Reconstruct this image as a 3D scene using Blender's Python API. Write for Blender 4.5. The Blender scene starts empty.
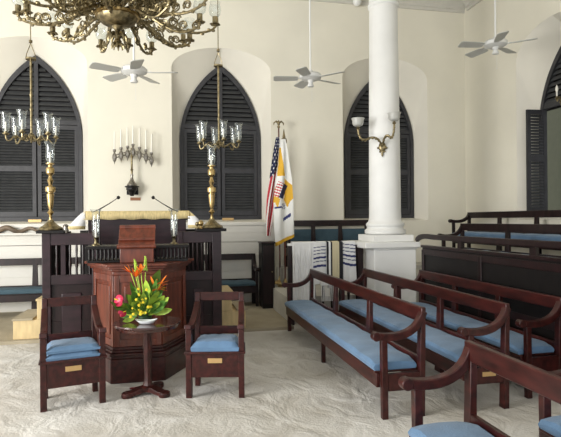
import bpy, bmesh, math, random
from mathutils import Vector, Matrix
random.seed(7)
S = bpy.context.scene
COL = S.collection
PI = math.pi
# ---------------------------------------------------------------- camera survey
F, CX, HY, EYE = 520.0, 280.5, 219.5, 1.60
YAW = math.radians(12.0); ROLL = math.radians(-0.5)
CW, SW = math.cos(YAW), math.sin(YAW)
def ray(u, v):
    a, b = u - CX, HY - v
    c, s = math.cos(ROLL), math.sin(ROLL)
    a, b = a * c - b * s, a * s + b * c
    a /= F; b /= F
    return (a * CW + SW, CW - a * SW, b)          # world direction x, y, z
def atY(u, v, Y):
    d = ray(u, v); t = Y / d[1]
    return Vector((d[0] * t, Y, EYE + d[2] * t))
def atX(u, v, X):
    d = ray(u, v); t = X / d[0]
    return Vector((X, d[1] * t, EYE + d[2] * t))

# ---------------------------------------------------------------- materials
MATS = {}
def mat(name, col, rough=0.5, metal=0.0, noise=0.0, nscale=8.0, stretch=(1, 1, 1), bump=0.0, bscale=40.0,
        coat=0.0, spec=0.5, trans=0.0, sheen=0.0, col2=None):
    if name in MATS: return MATS[name]
    m = bpy.data.materials.new(name); m.use_nodes = True
    nt = m.node_tree; b = nt.nodes['Principled BSDF']
    b.inputs['Roughness'].default_value = rough; b.inputs['Metallic'].default_value = metal
    b.inputs['Specular IOR Level'].default_value = spec
    b.inputs['Coat Weight'].default_value = coat; b.inputs['Coat Roughness'].default_value = 0.15
    b.inputs['Sheen Weight'].default_value = sheen
    b.inputs['Transmission Weight'].default_value = trans
    b.inputs['Base Color'].default_value = (*col, 1)
    tc = nt.nodes.new('ShaderNodeTexCoord'); mp = nt.nodes.new('ShaderNodeMapping')
    mp.inputs['Scale'].default_value = stretch
    nt.links.new(tc.outputs['Object'], mp.inputs['Vector'])
    if noise > 0 or col2:
        n = nt.nodes.new('ShaderNodeTexNoise'); n.inputs['Scale'].default_value = nscale
        n.inputs['Detail'].default_value = 5
        nt.links.new(mp.outputs[0], n.inputs['Vector'])
        r = nt.nodes.new('ShaderNodeValToRGB')
        c2 = col2 or tuple(max(0, c * (1 + noise)) for c in col)
        c1 = tuple(max(0, c * (1 - noise)) for c in col) if not col2 else col
        r.color_ramp.elements[0].position = .35; r.color_ramp.elements[1].position = .68
        r.color_ramp.elements[0].color = (*c1, 1); r.color_ramp.elements[1].color = (*c2, 1)
        nt.links.new(n.outputs['Fac'], r.inputs[0]); nt.links.new(r.outputs[0], b.inputs['Base Color'])
    if bump > 0:
        n = nt.nodes.new('ShaderNodeTexNoise'); n.inputs['Scale'].default_value = bscale
        n.inputs['Detail'].default_value = 6
        nt.links.new(mp.outputs[0], n.inputs['Vector'])
        bm = nt.nodes.new('ShaderNodeBump'); bm.inputs['Strength'].default_value = bump
        bm.inputs['Distance'].default_value = .02
        nt.links.new(n.outputs['Fac'], bm.inputs['Height']); nt.links.new(bm.outputs[0], b.inputs['Normal'])
    MATS[name] = m; return m
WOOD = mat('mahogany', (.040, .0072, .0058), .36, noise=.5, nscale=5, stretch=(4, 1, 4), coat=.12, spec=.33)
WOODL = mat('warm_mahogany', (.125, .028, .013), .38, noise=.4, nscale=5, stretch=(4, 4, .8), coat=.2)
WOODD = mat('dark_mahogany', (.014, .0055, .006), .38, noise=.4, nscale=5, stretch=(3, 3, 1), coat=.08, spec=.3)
WOODP = mat('purple_mahogany', (.022, .009, .012), .33, noise=.4, nscale=5, stretch=(1, 3, 3), coat=.12, spec=.35)
BLACK = mat('black_wood', (.007, .0055, .0055), .45, noise=.3, spec=.25)
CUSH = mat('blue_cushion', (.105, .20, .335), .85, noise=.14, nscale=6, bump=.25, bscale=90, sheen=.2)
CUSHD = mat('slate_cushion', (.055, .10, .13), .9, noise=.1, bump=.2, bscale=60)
PLASTER = mat('cream_plaster', (.80, .765, .65), .85, noise=.03, nscale=1.2, bump=.12, bscale=5)
NICHE = mat('niche_plaster', (.79, .755, .66), .85, noise=.03, nscale=1.5, bump=.1, bscale=6)
CEIL = mat('ceiling_paint', (.62, .60, .54), .8, noise=.03)
WHITE = mat('white_paint', (.82, .82, .80), .6, noise=.03, nscale=3, bump=.05, bscale=8)
DADO = mat('dado_paint', (.74, .72, .66), .6, noise=.03, nscale=3)
SHUT = mat('shutter_paint', (.030, .030, .034), .5, noise=.2)
SHUTM = mat('shutter_slats', (.050, .052, .054), .5, noise=.15)
BRASS = mat('brass', (.50, .36, .16), .30, metal=1, noise=.25, nscale=20)
BRASSD = mat('aged_brass', (.27, .22, .125), .38, metal=1, noise=.45, nscale=30)
SILVER = mat('pewter', (.30, .28, .25), .35, metal=1, noise=.3, nscale=30)
PLAQ = mat('plaque_brass', (.55, .36, .16), .45, metal=.6)
GOLDC = mat('gold_fringe', (.62, .50, .25), .8, noise=.25, nscale=60, stretch=(3, 3, .2))
CLOTH = mat('white_cloth', (.80, .80, .80), .9, noise=.04)
FLWH = mat('flag_white', (.80, .80, .77), .8)
FLGO = mat('flag_gold', (.70, .40, .03), .75)
FLRE = mat('flag_red', (.50, .03, .045), .75)
FLNA = mat('flag_navy', (.015, .018, .06), .75)
TBLUE = mat('stripe_blue', (.03, .04, .15), .85)
TCREAM = mat('cream_stripe', (.62, .55, .36), .85)
TBLK = mat('stripe_black', (.015, .015, .02), .85)
FANW = mat('fan_white', (.72, .72, .70), .4)
FANB = mat('fan_blade_grey', (.50, .50, .47), .45)
CANDLE = mat('candle_wax', (.85, .82, .74), .5)
HORN = mat('spiral_horn', (.16, .115, .075), .5, noise=.4, nscale=6, bump=.3, bscale=30)
PINE = mat('pale_pine', (.60, .46, .24), .55, noise=.12, nscale=4, stretch=(4, 4, 1))
CARPET = mat('beige_carpet', (.36, .31, .22), .95, noise=.12, nscale=3, bump=.3, bscale=120)
LEAF = mat('leaf_green', (.09, .22, .035), .45, noise=.4, nscale=12)
LEAFL = mat('light_leaf_green', (.40, .58, .07), .5, noise=.3, nscale=14)
ORANGE = mat('orange_petal', (.80, .20, .02), .5)
YELLOW = mat('yellow_petal', (.80, .62, .02), .5)
PINK = mat('magenta_spathe', (.50, .012, .06), .35)
CERAM = mat('white_ceramic', (.80, .84, .86), .15, coat=.4)
FROST = mat('frosted_glass', (.60, .60, .56), .35, trans=.25)
REDP = mat('dry_red_petal', (.16, .01, .015), .6)
OLIVE = mat('courtyard_wall', (.10, .105, .07), .9, noise=.05)
STONE = mat('grey_stone', (.50, .48, .43), .9, noise=.08, nscale=4)
SAND = mat('sand', (.60, .575, .53), .95, noise=0)
def glass():
    m = bpy.data.materials.new('clear_glass'); m.use_nodes = True; nt = m.node_tree; nt.nodes.clear()
    o = nt.nodes.new('ShaderNodeOutputMaterial'); mx = nt.nodes.new('ShaderNodeMixShader')
    t = nt.nodes.new('ShaderNodeBsdfTransparent'); t.inputs[0].default_value = (.96, .97, .97, 1)
    g = nt.nodes.new('ShaderNodeBsdfGlossy'); g.inputs['Color'].default_value = (.85, .88, .88, 1)
    g.inputs['Roughness'].default_value = .08
    lw = nt.nodes.new('ShaderNodeLayerWeight'); lw.inputs[0].default_value = .14
    ra = nt.nodes.new('ShaderNodeMapRange'); ra.inputs['To Min'].default_value = .05; ra.inputs['To Max'].default_value = .5
    nt.links.new(lw.outputs['Facing'], ra.inputs['Value']); nt.links.new(ra.outputs[0], mx.inputs[0])
    nt.links.new(t.outputs[0], mx.inputs[1]); nt.links.new(g.outputs[0], mx.inputs[2]); nt.links.new(mx.outputs[0], o.inputs[0])
    return m
GLASS = glass()
def sandify():
    nt = SAND.node_tree; b = nt.nodes['Principled BSDF']
    tc = nt.nodes.new('ShaderNodeTexCoord')
    def noise(scale, det, dist=0.0, st=(1, 1, 1)):
        mp = nt.nodes.new('ShaderNodeMapping'); mp.inputs['Scale'].default_value = st
        n = nt.nodes.new('ShaderNodeTexNoise'); n.inputs['Scale'].default_value = scale
        n.inputs['Detail'].default_value = det; n.inputs['Distortion'].default_value = dist
        nt.links.new(tc.outputs['Object'], mp.inputs[0]); nt.links.new(mp.outputs[0], n.inputs['Vector']); return n
    a = noise(.9, 5, .8); c = noise(3.2, 7, 1.1, (1, .7, 1)); d = noise(45, 4)
    r = nt.nodes.new('ShaderNodeValToRGB')
    r.color_ramp.elements[0].position = .35; r.color_ramp.elements[1].position = .62
    r.color_ramp.elements[0].color = (.46, .43, .375, 1); r.color_ramp.elements[1].color = (.68, .665, .63, 1)
    mx = nt.nodes.new('ShaderNodeMath'); mx.operation = 'MULTIPLY_ADD'; mx.inputs[1].default_value = .35
    m2 = nt.nodes.new('ShaderNodeMath'); m2.operation = 'MULTIPLY'; m2.inputs[1].default_value = .65
    nt.links.new(a.outputs[0], m2.inputs[0]); nt.links.new(c.outputs[0], mx.inputs[0]); nt.links.new(m2.outputs[0], mx.inputs[2])
    nt.links.new(mx.outputs[0], r.inputs[0]); nt.links.new(r.outputs[0], b.inputs['Base Color'])
    h = nt.nodes.new('ShaderNodeMath'); h.operation = 'MULTIPLY_ADD'; h.inputs[1].default_value = .12
    nt.links.new(d.outputs[0], h.inputs[0]); nt.links.new(c.outputs[0], h.inputs[2])
    bm = nt.nodes.new('ShaderNodeBump'); bm.inputs['Strength'].default_value = .5; bm.inputs['Distance'].default_value = .09
    nt.links.new(h.outputs[0], bm.inputs['Height']); nt.links.new(bm.outputs[0], b.inputs['Normal'])
sandify()

# ---------------------------------------------------------------- mesh builder
class MB:
    def __init__(s): s.v = []; s.f = []; s.m = []
    def add(s, vs, fs, mi=0):
        k = len(s.v); s.v += [tuple(p) for p in vs]
        for f in fs: s.f.append(tuple(i + k for i in f)); s.m.append(mi)
        return s
    def box(s, x0, x1, y0, y1, z0, z1, mi=0, R=None):
        vs = [Vector((x, y, z)) for z in (z0, z1) for y in (y0, y1) for x in (x0, x1)]
        if R: vs = [R @ p for p in vs]
        return s.add(vs, [(0, 2, 3, 1), (4, 5, 7, 6), (0, 1, 5, 4), (2, 6, 7, 3), (0, 4, 6, 2), (1, 3, 7, 5)], mi)
    def bar(s, a, b, w, d, mi=0, up=(0, 0, 1)):
        a = Vector(a); b = Vector(b); t = (b - a).normalized(); up = Vector(up)
        if abs(t.dot(up)) > .95: up = Vector((0, 1, 0))
        p = t.cross(up).normalized(); q = p.cross(t)
        vs = []
        for c in (a, b):
            for i, j in ((-1, -1), (1, -1), (1, 1), (-1, 1)): vs.append(c + p * i * w / 2 + q * j * d / 2)
        return s.add(vs, [(0, 1, 2, 3), (7, 6, 5, 4), (0, 4, 5, 1), (1, 5, 6, 2), (2, 6, 7, 3), (3, 7, 4, 0)], mi)
    def prism(s, pts, axis, a, b, mi=0):
        """outline (2D) extruded along axis from a to b"""
        def P(p, t):
            if axis == 'x': return (t, p[0], p[1])
            if axis == 'y': return (p[0], t, p[1])
            return (p[0], p[1], t)
        n = len(pts)
        vs = [P(p, a) for p in pts] + [P(p, b) for p in pts]
        fs = [tuple(range(n))[::-1], tuple(range(n, 2 * n))]
        for i in range(n): j = (i + 1) % n; fs.append((i, j, j + n, i + n))
        return s.add(vs, fs, mi)
    def tube(s, path, r, n=8, mi=0, cap=True):
        path = [Vector(p) for p in path]; N = len(path)
        rr = r if isinstance(r, (list, tuple)) else [r] * N
        ref = None; vs = []
        for i in range(N):
            t = (path[min(i + 1, N - 1)] - path[max(i - 1, 0)])
            t = t.normalized() if t.length > 1e-9 else Vector((0, 0, 1))
            if ref is None:
                ref = t.cross(Vector((0, 0, 1)))
                if ref.length < .1: ref = t.cross(Vector((0, 1, 0)))
            ref = (ref - t * ref.dot(t)).normalized(); q = t.cross(ref)
            for k in range(n):
                a = 2 * PI * k / n; vs.append(path[i] + (ref * math.cos(a) + q * math.sin(a)) * rr[i])
        fs = []
        for i in range(N - 1):
            for k in range(n):
                j = (k + 1) % n; fs.append((i * n + k, i * n + j, (i + 1) * n + j, (i + 1) * n + k))
        if cap: fs += [tuple(range(n))[::-1], tuple(range((N - 1) * n, N * n))]
        return s.add(vs, fs, mi)
    def lathe(s, prof, n=20, c=(0, 0, 0), mi=0, sx=1, sy=1, wob=None):
        vs = []; fs = []; N = len(prof)
        for r, z in prof:
            for k in range(n):
                a = 2 * PI * k / n; q = r * (wob(a, z) if wob else 1)
                vs.append((c[0] + q * math.cos(a) * sx, c[1] + q * math.sin(a) * sy, c[2] + z))
        for i in range(N - 1):
            for k in range(n):
                j = (k + 1) % n; fs.append((i * n + k, i * n + j, (i + 1) * n + j, (i + 1) * n + k))
        if prof[0][0] > 1e-4: fs.append(tuple(range(n))[::-1])
        if prof[-1][0] > 1e-4: fs.append(tuple(range((N - 1) * n, N * n)))
        return s.add(vs, fs, mi)
    def shell(s, prof, n=16, c=(0, 0, 0), t=.003, mi=0, wob=None):
        """open thin-walled vessel"""
        p = list(prof) + [(max(r - t, .001), z) for r, z in reversed(prof)]
        vs = []; fs = []; N = len(p)
        for r, z in p:
            for k in range(n):
                a = 2 * PI * k / n; q = r * (wob(a, z) if wob else 1)
                vs.append((c[0] + q * math.cos(a), c[1] + q * math.sin(a), c[2] + z))
        for i in range(N):
            i2 = (i + 1) % N
            for k in range(n):
                j = (k + 1) % n; fs.append((i * n + k, i * n + j, i2 * n + j, i2 * n + k))
        return s.add(vs, fs, mi)
    def ball(s, c, r, n=12, m=8, mi=0, sc=(1, 1, 1)):
        prof = [(max(r * math.sin(PI * i / m), .0005), -r * math.cos(PI * i / m)) for i in range(m + 1)]
        k = len(s.v); s.lathe(prof, n, (0, 0, 0), mi)
        for i in range(k, len(s.v)):
            p = s.v[i]; s.v[i] = (c[0] + p[0] * sc[0], c[1] + p[1] * sc[1], c[2] + p[2] * sc[2])
        return s
    def mesh(s, name, mats):
        me = bpy.data.meshes.new(name); me.from_pydata(s.v, [], s.f)
        if not isinstance(mats, (list, tuple)): mats = [mats]
        for m in mats: me.materials.append(m)
        for p, i in zip(me.polygons, s.m): p.material_index = i
        bm = bmesh.new(); bm.from_mesh(me); bmesh.ops.recalc_face_normals(bm, faces=bm.faces); bm.to_mesh(me); bm.free()
        for p in me.polygons: p.use_smooth = True
        me.set_sharp_from_angle(angle=math.radians(38))
        me.update(); return me
    def build(s, name, mats, parent=None, bevel=0, loc=None, rot=None):
        o = bpy.data.objects.new(name, s.mesh(name, mats)); COL.objects.link(o)
        if parent: o.parent = parent
        if loc: o.location = loc
        if rot: o.rotation_euler = rot
        if bevel:
            b = o.modifiers.new('bevel', 'BEVEL'); b.width = bevel; b.segments = 2; b.limit_method = 'ANGLE'; b.angle_limit = math.radians(50)
        return o
def tag(o, label=None, cat=None, group=None, kind=None):
    if label: o['label'] = label
    if cat: o['category'] = cat
    if group: o['group'] = group
    if kind: o['kind'] = kind
    return o
def empty(name, loc, label, cat, group=None, rz=0):
    o = bpy.data.objects.new(name, None); COL.objects.link(o); o.empty_display_size = .1
    o.location = loc; o.rotation_euler = (0, 0, rz); return tag(o, label, cat, group)
def copy_tree(o, parent=None):
    c = o.copy(); COL.objects.link(c); c.parent = parent
    for ch in list(o.children): copy_tree(ch, c)
    return c
def part(me, name, parent, loc=(0, 0, 0), rot=(0, 0, 0), sc=None):
    o = bpy.data.objects.new(name, me); COL.objects.link(o); o.parent = parent; o.location = loc; o.rotation_euler = rot
    if sc: o.scale = sc if isinstance(sc, (tuple, list)) else (sc, sc, sc)
    return o
def bez(p0, p1, p2, p3, n=12):
    out = []
    for i in range(n + 1):
        t = i / n; a = (1 - t) ** 3; b = 3 * t * (1 - t) ** 2; c = 3 * t * t * (1 - t); d = t ** 3
        out.append(tuple(a * p0[k] + b * p1[k] + c * p2[k] + d * p3[k] for k in range(len(p0))))
    return out
def ribbon(center, th):
    """2D outline of a curved bar of thickness th (float or list) around a centre line"""
    L = []; R = []; n = len(center)
    for i, p in enumerate(center):
        a = center[max(i - 1, 0)]; b = center[min(i + 1, n - 1)]
        dx, dz = b[0] - a[0], b[1] - a[1]; l = math.hypot(dx, dz) or 1
        h = (th[i] if isinstance(th, (list, tuple)) else th) / 2
        L.append((p[0] - dz / l * h, p[1] + dx / l * h)); R.append((p[0] + dz / l * h, p[1] - dx / l * h))
    return L + R[::-1]
# ================================================================ THE ROOM
WY, WX, ZC = 9.80, 6.03, 6.12          # back wall plane, right wall plane, ceiling height
ND = .38                                # depth of the window niches
g = MB(); g.add([(-9, -4, 0), (7, -4, 0), (7, 12, 0), (-9, 12, 0)], [(0, 1, 2, 3)])
tag(g.build('floor', SAND), kind='structure')
g = MB(); g.box(-9, WX + .5, -3, WY + .6, ZC, ZC + .15); tag(g.build('ceiling', CEIL), kind='structure')

def outer_outline(c, W, z0, zc, zt, n=12):
    """niche edge at the wall face: (s, z) from bottom-left clockwise to bottom-right"""
    pts = [(c - W, z0), (c - W, (z0 + zc) / 2), (c - W, zc)]
    for i in range(1, n):
        a = PI * i / (2 * n); pts.append((c - W * math.cos(a), zc + (zt - zc) * math.sin(a)))
    pts.append((c, zt))
    return pts + [(2 * c - x, z) for x, z in reversed(pts[:-1])]
def inner_half(w, zs, za, n=12, bulge=1.0):
    """half of a pointed arch, x from w to 0"""
    h = za - zs; R = (w * w + h * h) / (2 * w)      # circle centred on spring line
    out = []
    a1 = math.asin(min(1, h / R))
    for i in range(n + 1):
        a = a1 * i / n; out.append((w - R + R * math.cos(a), zs + R * math.sin(a)))
    return out
def inner_outline(c, w, z0, zs, za, n=12):
    h = inner_half(w, zs, za, n)
    pts = [(c - w, z0), (c - w, (z0 + zs) / 2)] + [(c - x, z) for x, z in h]
    return pts + [(2 * c - x, z) for x, z in reversed(pts[:-1])]
def wall_with_niches(name, rect, niches, P, inner_cut=True):
    """rect=(s0,s1,z0,z1); niches: list of (outer, inner); P(s,z,d) -> world, d = depth into the wall"""
    bm = bmesh.new(); edges = []
    def loop(pts):
        vs = [bm.verts.new(P(s, z, 0)) for s, z in pts]
        for i in range(len(vs)): edges.append(bm.edges.new((vs[i], vs[(i + 1) % len(vs)])))
        return vs
    s0, s1, z0, z1 = rect
    loop([(s0, z0), (s1, z0), (s1, z1), (s0, z1)])
    loops = [(loop(o), o, i) for o, i in niches]
    bmesh.ops.triangle_fill(bm, edges=edges, use_beauty=True, use_dissolve=False)
    for f in bm.faces: f.material_index = 0
    for vs, o, i in loops:
        iv = [bm.verts.new(P(s, z, ND)) for s, z in i]; n = len(vs)
        for k in range(n):
            f = bm.faces.new((vs[k], vs[(k + 1) % n], iv[(k + 1) % n], iv[k])); f.material_index = 1
            f.smooth = k not in (n - 1,)
    me = bpy.data.meshes.new(name); bmesh.ops.recalc_face_normals(bm, faces=bm.faces); bm.to_mesh(me); bm.free()
    me.materials.append(PLASTER); me.materials.append(NICHE)
    me.set_sharp_from_angle(angle=math.radians(28))
    o = bpy.data.objects.new(name, me); COL.objects.link(o); return tag(o, kind='structure')
ZS0, ZS1 = 1.56, 1.61                    # sill at wall face, sill at shutter
zc_, zt_ = 4.42, 4.84
zsp, zap = 3.13, 4.62; ZTR = 3.37
PW = WY + ND
cs = []
for ul, ur in ((None, 83), (180.3, 260.6), (344.2, 412.8)):
    xr = atY(ur, 190, PW).x
    cs.append((xr, atY(ul, 190, PW).x if ul else None))
wins = [((a + b) / 2, (a - b) / 2) for a, b in cs[1:]]
wins = [(cs[0][0] - wins[0][1], wins[0][1])] + wins
NW = .15
n_back = [(outer_outline(c, w + NW, ZS0, zc_, zt_), inner_outline(c, w, ZS1, zsp, zap)) for c, w in wins]
wall_with_niches('wall_back', (-9, WX, 0, ZC), n_back, lambda s, z, d: (s, WY + d, z))
RC, RW = 7.25, .75
wall_with_niches('wall_right', (-3, WY, 0, ZC), [(outer_outline(RC, RW + NW, ZS0, zc_ - .1, zt_), inner_outline(RC, RW, ZS1, zsp, zap))],
                 lambda s, z, d: (WX + d, s, z))
# cornice mouldings
prof = [(0, 5.86), (.03, 5.86), (.03, 5.91), (.06, 5.93), (.06, 5.97), (.14, 6.05), (.14, ZC), (0, ZC)]
g = MB(); g.prism([(WY - d, z) for d, z in prof], 'x', -9, WX); tag(g.build('trim_1', CEIL), kind='structure')
g = MB(); g.prism([(WX - d, z) for d, z in prof], 'y', -3, WY - .14); tag(g.build('trim_2', CEIL), kind='structure')
# white boarded dado under the back windows
g = MB(); g.box(-9, 1.95, WY - .03, WY, .05, 1.5)
for z in (.08, .36, .64, .92, 1.18, 1.36): g.box(-9, 1.95, WY - .045, WY - .03, z, z + (.27 if z < 1 else .17 if z < 1.3 else .12))
g.box(-9, 1.95, WY - .07, WY, 1.5, 1.555)
tag(g.build('trim_3', DADO), kind='structure')
g = MB(); g.box(-6, -1.7, WY - .16, WY - .045, 1.375, 1.405); tag(g.build('trim_4', DADO), kind='structure')

# shutters ---------------------------------------------------------
def arch_half_at(w, zs, za, z):
    if z <= zs: return w
    h = za - zs; R = (w * w + h * h) / (2 * w); q = z - zs
    return max(0, w - R + math.sqrt(max(0, R * R - q * q)))
def make_window(idx, c, w, open_leaf=False, side=False, ZTR=3.37):
    """pointed window filled with louvred shutters, local: s along wall, d into the wall (towards +y), built at origin then placed"""
    root = bpy.data.objects.new('window_%d' % idx, None); COL.objects.link(root); tag(root, kind='structure')
    if side: root.location = (PWX, c, 0); root.rotation_euler = (0, 0, -PI / 2)
    else: root.location = (c, PW, 0)
    out = inner_outline(0, w, ZS1, zsp, zap, 16); inn = inner_outline(0, w - .065, ZS1 + .07, zsp, zap - .12, 16)
    g = MB(); n = len(out)
    for ring_y in (0,):
        vs = [(x, -.05, z) for x, z in out] + [(x, -.05, z) for x, z in inn] + [(x, .04, z) for x, z in out] + [(x, .04, z) for x, z in inn]
        fs = []
        for i in range(n):
            j = (i + 1) % n
            fs += [(i, j, n + j, n + i), (n + i, n + j, 3 * n + j, 3 * n + i), (2 * n + i, 2 * n + j, j, i), (3*n+i,3*n+j,2*n+j,2*n+i)]
        g.add(vs, fs)
    g.build('window_frame', SHUT, root)
    g = MB()                                              # transom and tall centre post
    g.box(-w + .05, w - .05, -.04, .03, ZTR, ZTR + .08)
    g.box(-.035, .035, -.045, .03, ZTR + .08, zap - .1)
    g.build('transom', SHUT, root)
    g = MB(); z = ZTR + .12                               # louvres of the arched head
    while z < zap - .22:
        h = arch_half_at(w - .05, zsp, zap - .1, z + .03)
        for a, b in ((-h, -.03), (.03, h)):
            if b - a > .04:
                g.add([(a, -.035, z - .035), (b, -.035, z - .035), (b, .012, z + .035), (a, .012, z + .035),
                       (a, -.025, z - .04), (b, -.025, z - .04), (b, .022, z + .03), (a, .022, z + .03)],
                      [(0, 1, 2, 3), (7, 6, 5, 4), (0, 4, 5, 1), (1, 5, 6, 2), (2, 6, 7, 3), (3, 7, 4, 0)])
        z += .088
    g.build('head_louvres', SHUTM, root)
    bk = inner_outline(0, w - .02, ZS1 + .01, zsp, zap - .03, 16)
    if not open_leaf:
        g = MB(); g.prism(bk, 'y', .04, .05); g.build('back_board', BLACK, root)
    else:
        up = [p for p in bk if p[1] > ZTR - .05]
        g = MB(); g.prism(up, 'y', .04, .05); g.build('back_board', BLACK, root)
    for sgn in (-1, 1):
        g = MB(); lw = w - .07; x0 = .012; x1 = lw; st = .065
        if open_leaf: x1 = .40; lw = x1
        zb, zt = ZS1 + .08, ZTR - .01; zm = zb + (zt - zb) * .52
        for a, b in ((x0, x0 + st), (x1 - st, x1)): g.box(a, b, -.035, .01, zb, zt)
        for a, b in ((zb, zb + .09), (zm - .05, zm + .05), (zt - .08, zt)): g.box(x0 + st, x1 - st, -.035, .01, a, b)
        lv = MB()
        for a, b in ((zb + .09, zm - .05), (zm + .05, zt - .08)):
            k = int((b - a) / .05)
            for i in range(k):
                z = a + (i + .5) * (b - a) / k
                lv.add([(x0 + st, -.03, z - .02), (x1 - st, -.03, z - .02), (x1 - st, .005, z + .022), (x0 + st, .005, z + .022),
                        (x0 + st, -.024, z - .024), (x1 - st, -.024, z - .024), (x1 - st, .011, z + .018), (x0 + st, .011, z + .018)],
                       [(0, 1, 2, 3), (7, 6, 5, 4), (0, 4, 5, 1), (1, 5, 6, 2), (2, 6, 7, 3), (3, 7, 4, 0)])
        if sgn < 0:
            for q in (g, lv): q.v = [(-x, y, z) for x, y, z in q.v]
        leaf = g.build('shutter_leaf', SHUT, root); lo = lv.build('louvres', SHUTM, leaf)
        if open_leaf:
            # hinged open into the room about its outer edge
            leaf.matrix_local = Matrix.Translation((sgn * (w - .05), .06, 0)) @ Matrix.Rotation(-PI / 2 * sgn, 4, 'Z')
    return root
PWX = WX + ND
for i, (c, w) in enumerate(wins): make_window(i + 1, c, w)
make_window(4, RC, RW, True, True, 3.48)
g = MB(); g.box(WX + 2.2, WX + 2.3, 4, 11, 0, 5.5); tag(g.build('wall_courtyard', OLIVE), kind='structure')

# beige carpeted strip along the back wall and the raised tiers on the right
g = MB(); g.box(-9, 1.75, 7.36, WY - .07, .0, .045)
tag(g.build('floor_carpet', CARPET), kind='structure')
g = MB(); g.box(1.76, WX, 7.80, WY - .01, 0, .40); g.box(2.0, WX, 9.2, WY - .01, .40, .70)
g.box(4.10, WX, 2.6, 7.8, 0, .65); g.box(4.10, WX, 7.8, 9.2, .4, .65); g.box(5.1, WX, 2.6, 9.2, .65, .88); g.box(5.1, WX, 9.2, WY-.01, .70, .88)
tag(g.build('floor_platform', STONE), kind='structure')

# ================================================================ COLUMN
c0 = empty('column', (3.335, 7.72, 0), 'tall round white column on a square panelled pedestal', 'column')
g = MB(); g.box(-.34, .34, -.38, .38, 0, 1.13); g.build('pedestal', WHITE, c0, bevel=.01)
g = MB(); g.box(-.50, .39, -.43, .43, 1.155, 1.245); g.box(-.36, .36, -.40, .40, 1.13, 1.155); g.build('pedestal_cap', WHITE, c0, bevel=.012)
g = MB(); g.box(-.33, .33, -.33, .33, 1.246, 1.35); g.build('plinth', WHITE, c0, bevel=.008)
g = MB(); pr = [(.29, 1.35), (.32, 1.37), (.32, 1.42), (.295, 1.44), (.285, 1.455), (.285, 1.475), (.30, 1.49), (.30, 1.52), (.275, 1.545), (.262, 1.56), (.252, 1.59), (.248, 1.70)]
pr += [(.248 - .027 * ((z - 1.7) / 3.2) ** 1.3, z) for z in (2.2, 2.7, 3.3, 4.0, 4.5, 4.92)]
pr += [(.242, 4.94), (.242, 4.98), (.224, 5.0), (.224, 5.35), (.26, 5.45), (.29, 5.6), (.29, ZC)]
g.lathe(pr, 40); g.build('shaft', WHITE, c0)

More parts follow.
